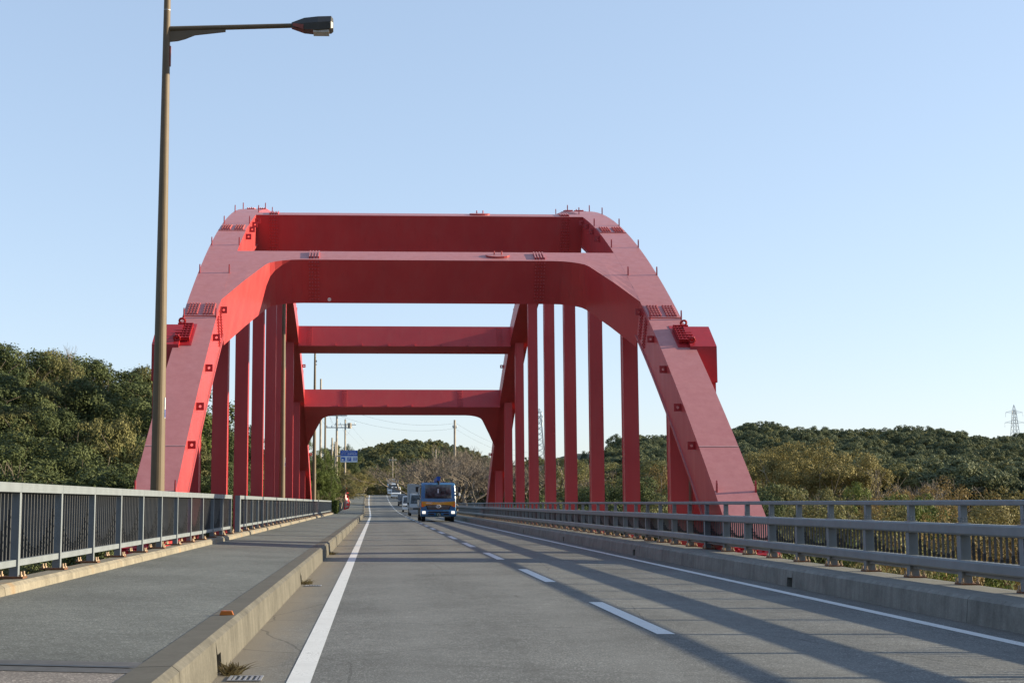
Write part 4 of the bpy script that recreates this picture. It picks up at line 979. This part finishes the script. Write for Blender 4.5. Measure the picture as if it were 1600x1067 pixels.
# left wood: skyline, then lower rows in front of it
sky_l = [(-60, 520), (0, 528), (45, 538), (85, 542), (130, 553), (175, 560), (212, 574), (245, 590), (285, 615), (318, 640), (352, 655), (388, 668), (420, 690), (452, 700), (478, 715)]
for i, (x, y) in enumerate(sky_l):
    Y = 78 + i * 2.6
    k = random.choice(['dark0', 'dark1', 'dark2', 'dark3']) if i not in (2, 5, 7) else ('olive0' if i != 7 else 'green0')
    tree(x, y, Y, k, U(3.6, 4.6) * Y / 85 * (1 if i < 9 else 0.72 if i < 12 else 0.36), 'evergreen forming the skyline of the wood left of the bridge', 'skyline trees of the left wood')
for row, (dy, Ya, kinds) in enumerate([(45, 70, ['dark0', 'dark1', 'olive1', 'dark2']), (95, 61, ['dark2', 'olive0', 'dark3', 'dark1']), (145, 52, ['dark0', 'dark3', 'olive2', 'dark1']), (185, 45, ['dark1', 'dark2', 'olive1', 'dark0'])]):
    x = -60
    while x < 215 - row * 6:
        ytop = np.interp(x, [p[0] for p in sky_l], [p[1] for p in sky_l]) + dy + U(-14, 14)
        tree(x, ytop, Ya + U(-3, 3), random.choice(kinds), U(2.5, 3.6), 'dense evergreen on the slope of the wood left of the bridge', 'lower trees of the left wood'); x += U(38, 58)
for x, y, Y in ((230, 640, 88), (262, 668, 92), (300, 680, 95), (335, 700, 96), (366, 705, 98), (400, 722, 100), (430, 730, 103), (452, 745, 104), (330, 735, 88), (300, 735, 86), (385, 745, 92), (420, 755, 95)):
    tree(x, y, Y, random.choice(['dark0', 'dark1', 'green1', 'dark3', 'olive2']), U(2.6, 3.4) * (1 if x < 380 else 0.6), 'evergreen seen between the left hangers', 'trees behind the left hangers')
tree(205, 615, 83, 'green0', 3.4, 'brighter green tree beside the top of the left arch foot', None)
tree(150, 720, 47, 'bare0', 2.6, 'bare twiggy shrub above the near sidewalk railing', None)
tree(98, 536, 84, 'bare1', 2.8, 'bare twigs poking above the skyline near the left edge', None)
tree(196, 566, 90, 'bare2', 2.6, 'bare twiggy crown on the skyline just left of the arch', None)
# roadside left of the far road
tree(499, 682, 114, 'green0', 1.35, 'bright green bushy tree beside the far railing end', None, 'green_bush')
tree(511, 712, 118, 'green1', 1.15, 'rounded green bush behind the far railing, right of the taller one', None, 'green_bush')
for x, y, Y, k, rr, lb in ((503, 728, 113, 'green1', 1.25, 'dense green bush filling the foot of the tall bush by the far railing'), (495, 748, 112, 'green0', 1.1, 'low green bush touching the far railing end'), (517, 745, 119, 'green1', 1.1, 'low green bush left of the banner flag')):
    tree(x, y, Y, k, rr, lb, None, 'green_bush')
tree(474, 748, 103, 'olive1', 1.2, 'low olive shrub between far arch foot and railing', None, 'olive_shrub')
for x, y, Y, k in ((541, 690, 205, 'dark1'), (546, 728, 190, 'tan0'), (534, 738, 160, 'olive0'), (549, 742, 215, 'olive2'), (555, 735, 262, 'tan1'), (512, 690, 170, 'olive1'), (543, 755, 185, 'tan1'), (522, 748, 150, 'tan0'), (568, 738, 275, 'olive0')):
    tree(x, y, Y, k, U(2.0, 2.7) * (1.6 if Y > 250 else 1), 'tan and olive roadside tree left of the far road', 'roadside trees left of the far road')
for x, y, Y, k in ((602, 744, 285, 'olive1'), (620, 742, 296, 'tan0'), (642, 745, 290, 'olive2'), (585, 738, 295, 'tan1'), (658, 752, 285, 'olive0'), (630, 728, 310, 'olive1'), (605, 725, 320, 'tan1')):
    tree(x, y, Y, k, U(4.2, 5.5), 'olive tree beyond the road crest below the far hill', 'trees beyond the road crest')
# bare cherry trees right of the far road
for i, (x, y, Y) in enumerate([(668, 712, 150), (690, 700, 138), (716, 694, 128), (742, 690, 122), (764, 700, 116), (735, 712, 112), (700, 720, 122), (655, 725, 165), (780, 712, 125), (800, 720, 118), (722, 705, 142), (752, 702, 138)]):
    tree(x, y, Y, 'bare%d' % (i % 3), U(3.6, 4.6), 'leafless cherry tree right of the far road', 'bare cherry trees right of the far road')
# right side, middle distance: rows receding behind the hangers and right of the arch
lab_m = {'olive': 'olive green tree in the valley right of the bridge', 'dark': 'dark evergreen in the valley right of the bridge', 'tan': 'tan green tree in the valley right of the bridge', 'rust': 'rusty autumn tree in the valley right of the bridge', 'green': 'fresh green tree in the valley right of the bridge', 'bare': 'bare tree in the valley right of the bridge', 'umb': 'flat-topped tree in the valley right of the bridge'}
def valley(x, y, Y, k, r):
    b = k.rstrip('0123456789'); tree(x, y, Y, k, r, lab_m[b], 'valley trees right of the bridge: ' + b)
rows = [(722, 175, 640, 1120, 30, ['olive0', 'tan0', 'olive1', 'dark2', 'olive2']), (742, 140, 800, 1180, 34, ['olive2', 'olive0', 'tan1', 'dark0', 'bare1']), (762, 112, 820, 1220, 42, ['dark1', 'olive1', 'bare0', 'dark3', 'olive2']), (782, 92, 850, 1260, 48, ['dark0', 'olive2', 'olive1', 'dark2'])]
for yy, Y, xa, xb, st, ks in rows:
    x = xa + U(120, 140) if xa < 700 else xa
    while x < xb: valley(x, yy + U(-12, 12), Y + U(-8, 8), random.choice(ks), U(3.0, 4.2) * Y / 120 + 0.6); x += st * U(0.8, 1.2)
tree(1042, 715, 118, 'rust1', 3.0, 'orange-tipped autumn tree between the last right hanger and the arch foot', None)
tree(1005, 735, 100, 'dark3', 4.2, 'big dark evergreen between the right hangers nearest the camera', None)
tree(1268, 681, 118, 'umb0', 5.4, 'large flat-topped olive tree with visible pale limbs right of the arch', None)
tree(1205, 694, 128, 'umb1', 4.6, 'flat-topped olive tree touching the right arch edge', None)
tree(1322, 716, 118, 'umb1', 3.6, 'smaller flat-topped tree right of the largest one', None)
tree(1385, 728, 112, 'bare1', 4.2, 'grey leafless tree in front of the dark ridge, left of the orange trees', None)
tree(1440, 738, 108, 'bare2', 4.4, 'leafless tree with reddish remnant leaves, next to the orange trees', None)
tree(1408, 742, 100, 'rust0', 3.2, 'sparse rust-coloured tree between the two leafless trees', None)
tree(1500, 750, 92, 'rust1', 3.4, 'orange autumn tree left of the railing end at the right edge', None)
tree(1555, 757, 88, 'tan1', 3.4, 'golden tan tree at the right edge above the guard railing', None)
tree(1600, 775, 84, 'tan0', 3.4, 'golden tree cut by the right edge of the picture', None)
tree(1345, 757, 95, 'rust0', 3.0, 'rusty low tree right of the olive group behind the guard railing', None)
tree(1425, 763, 80, 'green1', 2.4, 'bright green small tree below the leafless trees', None)
for x, y, Y, k, r in ((1170, 735, 108, 'olive2', 3.4), (1215, 752, 98, 'dark0', 3.6), (1190, 772, 85, 'dark3', 3.0), (1260, 752, 96, 'olive0', 3.4), (1300, 745, 100, 'green0', 2.8), (1290, 772, 80, 'olive1', 3.2), (1340, 782, 74, 'tan0', 3.0), (1395, 785, 70, 'olive2', 2.8), (1240, 782, 72, 'olive2', 2.8), (1460, 780, 72, 'rust0', 2.8), (1520, 792, 66, 'tan1', 2.8), (1575, 800, 62, 'rust1', 2.8), (1470, 765, 90, 'bare0', 3.4), (1310, 765, 90, 'bare2', 3.2),
                       (1215, 815, 52, 'olive0', 2.6), (1275, 822, 50, 'dark1', 2.6), (1330, 818, 50, 'olive1', 2.6), (1385, 826, 46, 'green0', 2.2), (1440, 822, 46, 'olive2', 2.4), (1500, 838, 42, 'rust0', 2.2), (1560, 842, 40, 'rust1', 2.2), (1620, 850, 38, 'tan0', 2.2), (1160, 815, 58, 'dark2', 2.8), (1100, 812, 66, 'dark0', 3.0),
                       (1480, 875, 34, 'green1', 2.0), (1560, 890, 30, 'rust0', 2.0), (1400, 868, 36, 'olive0', 2.2), (1320, 862, 38, 'olive2', 2.2), (1620, 905, 28, 'tan1', 2.0)):
    valley(x, y, Y, k, r)
# shrubs under the left railing
for x, y, Y in ((-20, 830, 36), (30, 845, 32), (80, 835, 35), (130, 828, 38), (180, 820, 42), (-60, 855, 30), (220, 815, 46)):
    tree(x, y, Y, random.choice(['dark1', 'olive1', 'dark2', 'olive0']), U(1.8, 2.3), 'shrub below the deck seen under the near sidewalk railing', 'shrubs below the left deck edge', 'shrub', cat='shrub')
# clipped hedge by the far sidewalk
for x0, x1, y0, y1, lb in ((-4.25, -3.5, 113.6, 116.5, 'low clipped hedge just past the far railing end'), (-4.5, -3.7, 119, 128, 'clipped hedge along the far sidewalk behind the banner')):
    n = 3500; rg = RNG; p = rg.random((n, 3)) * np.array([x1 - x0, y1 - y0, 1.15]); ax = rg.integers(0, 3, n); sdv = rg.integers(0, 2, n)
    dim = np.array([x1 - x0, y1 - y0, 1.15]); nn = np.zeros((n, 3))
    for i in range(n): p[i, ax[i]] = dim[ax[i]] * (1 if ax[i] == 2 else sdv[i]); nn[i, ax[i]] = 1 if (sdv[i] or ax[i] == 2) else -1
    p += rg.normal(size=(n, 3)) * 0.03; nn += rg.normal(size=(n, 3)) * 0.4; nn /= np.linalg.norm(nn, axis=1)[:, None]
    zz = zr((y0 + y1) / 2) + 0.3
    t = empty('hedge', (x0, y0, zz), lb, 'hedge'); link('foliage', leaf_mesh('foliage', p, nn, 0.07, rg.random(n), M['leafgreen']), t)
    MB().box(0.06, x1 - x0 - 0.06, 0.06, y1 - y0 - 0.06, 0, 1.08).build('inner_branches', M['bark'], t)

# ------------------------------------------------------------------ far woods (one mass each, instanced crowns)
far_col = bpy.data.collections.new('far_crowns')
for i in range(5):
    o = bpy.data.objects.new('far_crown', crown('far_crown', 700 + i, 6500, 0.155, rx=4.0, zc=4.0, rz_=2.6, lobes=26, mat=M['leaffar'] if i < 4 else M['leafolive'], flat=0.12)); far_col.objects.link(o)
hill_col = bpy.data.collections.new('hill_crowns')
for i in range(5):
    o = bpy.data.objects.new('hill_crown', crown('hill_crown', 720 + i, 2200, 0.27, rx=4.0, zc=4.0, rz_=2.8, lobes=16, mat=M['leaffar'] if i < 3 else M['leafolive'])); hill_col.objects.link(o)
def far_wood(name, label, pts, far_col=far_col):
    me = bpy.data.meshes.new(name); me.vertices.add(len(pts)); me.vertices.foreach_set('co', np.array([p[:3] for p in pts], np.float32).reshape(-1))
    for nm, k in (('siz', 3), ('rot', 4)):
        a = me.attributes.new(nm, 'FLOAT', 'POINT'); a.data.foreach_set('value', np.array([p[k] for p in pts], np.float32))
    o = link(name, me); tag(o, label, 'woodland', kind='stuff')
    ng = bpy.data.node_groups.new('scatter_crowns', 'GeometryNodeTree')
    ng.interface.new_socket('Geometry', in_out='INPUT', socket_type='NodeSocketGeometry'); ng.interface.new_socket('Geometry', in_out='OUTPUT', socket_type='NodeSocketGeometry')
    gi = ng.nodes.new('NodeGroupInput'); go = ng.nodes.new('NodeGroupOutput'); ip = ng.nodes.new('GeometryNodeInstanceOnPoints')
    ci = ng.nodes.new('GeometryNodeCollectionInfo'); ci.inputs[0].default_value = far_col; ci.inputs['Separate Children'].default_value = True; ci.inputs['Reset Children'].default_value = True
    ip.inputs['Pick Instance'].default_value = True
    s_ = ng.nodes.new('GeometryNodeInputNamedAttribute'); s_.data_type = 'FLOAT'; s_.inputs[0].default_value = 'siz'
    r_ = ng.nodes.new('GeometryNodeInputNamedAttribute'); r_.data_type = 'FLOAT'; r_.inputs[0].default_value = 'rot'
    cx = ng.nodes.new('ShaderNodeCombineXYZ')
    ng.links.new(gi.outputs[0], ip.inputs['Points']); ng.links.new(ci.outputs[0], ip.inputs['Instance']); ng.links.new(r_.outputs[0], cx.inputs[2])
    ng.links.new(cx.outputs[0], ip.inputs['Rotation']); ng.links.new(s_.outputs[0], ip.inputs['Scale']); ng.links.new(ip.outputs[0], go.inputs[0])
    md = o.modifiers.new('scatter', 'NODES'); md.node_group = ng
    return o
def scatter(x0, x1, y0, y1, step, cond, s0, s1):
    pts = []; y = y0
    while y < y1:
        x = x0
        while x < x1:
            X, Y = x + U(-.45, .45) * step, y + U(-.45, .45) * step
            if cond(X, Y): pts.append((X, Y, g(X, Y) - 0.5, U(s0, s1), U(0, 6.28)))
            x += step
        y += step
    return pts
far_wood('hill_wood', 'wooded far hill straight ahead above the road', scatter(-60, 110, 330, 540, 3.3, lambda X, Y: X < 34 + (Y - 320) * 0.2 and X > -34, 0.36, 0.74), hill_col)
far_wood('ridge_wood', 'dark wooded ridge across the valley on the right', scatter(14, 260, 150, 410, 4.6, lambda X, Y: (X > 42 or Y > 195) and (X > 60 + (Y - 320) * 0.2 or Y < 320) and 0.03 < X / Y < 0.62, 0.6, 1.15))
far_wood('left_wood', 'far woods behind the left trees', scatter(-90, -14, 130, 330, 7.0, lambda X, Y: X / Y > -0.36, 0.9, 1.5))

# ------------------------------------------------------------------ small things on the road
t = empty('kerb_reflector', (-1.30, 11.35, 0.285), 'small orange reflector block on top of the left kerb', 'reflector')
MB().prism([(-0.06, -0.03, 0), (0.06, -0.03, 0), (0.045, -0.03, 0.035), (-0.045, -0.03, 0.035)], (0, 0.06, 0)).build('body', M['reflector'], t)
for X, Y in ((-0.93, 9.35), (-0.95, 19.7)):
    t = empty('drain_grate', (X, Y, rz(X) + 0.004), 'small steel drain grate in the gutter ' + ('next to the weeds' if Y < 12 else 'at the second drain opening'), 'drain grate')
    m_ = MB(); m_.box(-0.12, 0.12, -0.13, -0.11, 0, 0.006); m_.box(-0.12, 0.12, 0.11, 0.13, 0, 0.006); m_.box(-0.12, -0.10, -0.11, 0.11, 0, 0.006); m_.box(0.10, 0.12, -0.11, 0.11, 0, 0.006); m_.build('frame', M['steel'], t)
    for k in range(5): MB().box(-0.08 + 0.04 * k - 0.008, -0.08 + 0.04 * k + 0.008, -0.11, 0.11, 0.001, 0.005).build('bar', M['steel'], t)
    MB().box(-0.099, 0.099, -0.109, 0.109, -0.003, 0.0005).build('pit', M['black'], t)  # thin black plate painting the dark hollow below the bars
def weeds(X, Y, n, r, label):
    t = empty('weed_tuft', (X, Y, rz(X)), label, 'weeds'); rg = RNG
    P = []; F = []; T = []
    m_ = MB()
    for i in range(n):
        a = rg.uniform(0, 6.28); d = r * rg.random() ** 0.6; bx, by = d * math.cos(a) * 0.6, d * math.sin(a) * 1.4; h = rg.uniform(0.02, 0.09); lx, ly = rg.normal(0, 0.05, 2); w_ = rg.uniform(0.004, 0.012)
        m_.add([(bx - w_, by, 0), (bx + w_, by, 0), (bx + lx + w_ * 0.6, by + ly, h * 0.7), (bx + lx - w_ * 0.6, by + ly, h * 0.7), (bx + lx * 1.8, by + ly * 1.8, h)], [(0, 1, 2, 3), (3, 2, 4)]); T += [rg.random()] * 5
    me = m_.mesh('blades', M['weed']); at = me.attributes.new('tint', 'FLOAT', 'POINT'); at.data.foreach_set('value', np.array(T, np.float32)); tag(link('blades', me, t), kind='stuff')
weeds(-1.06, 9.65, 110, 0.11, 'small dry weed tuft at the near drain opening of the left kerb')
weeds(-1.08, 20.2, 60, 0.15, 'few dry weeds at the second drain opening')
weeds(-1.07, 31.6, 60, 0.12, 'few weeds at the kerb joint in the hanger shadow')

# ------------------------------------------------------------------ labels for look-alikes: their order in the view
ORD = 'first second third fourth fifth sixth seventh eighth ninth tenth eleventh twelfth thirteenth fourteenth fifteenth sixteenth seventeenth eighteenth nineteenth twentieth'.split()
def ordw(i): return ORD[i] if i < 20 else ('twenty-' if i < 29 else 'thirty-') + ORD[i - 20 if i < 29 else i - 30] if i != 29 else 'thirtieth'
by = {}
for o in bpy.data.objects:
    if o.parent is None and o.get('group') and o.get('category') in ('tree', 'shrub'): by.setdefault((o['group'], o['label']), []).append(o)
for (gr, lb), os_ in by.items():
    os_.sort(key=lambda o: (o.location.x / max(1, o.location.y)))
    if len(os_) > 1:
        for i, o in enumerate(os_): o['label'] = lb + ', ' + ordw(i) + ' from the left'
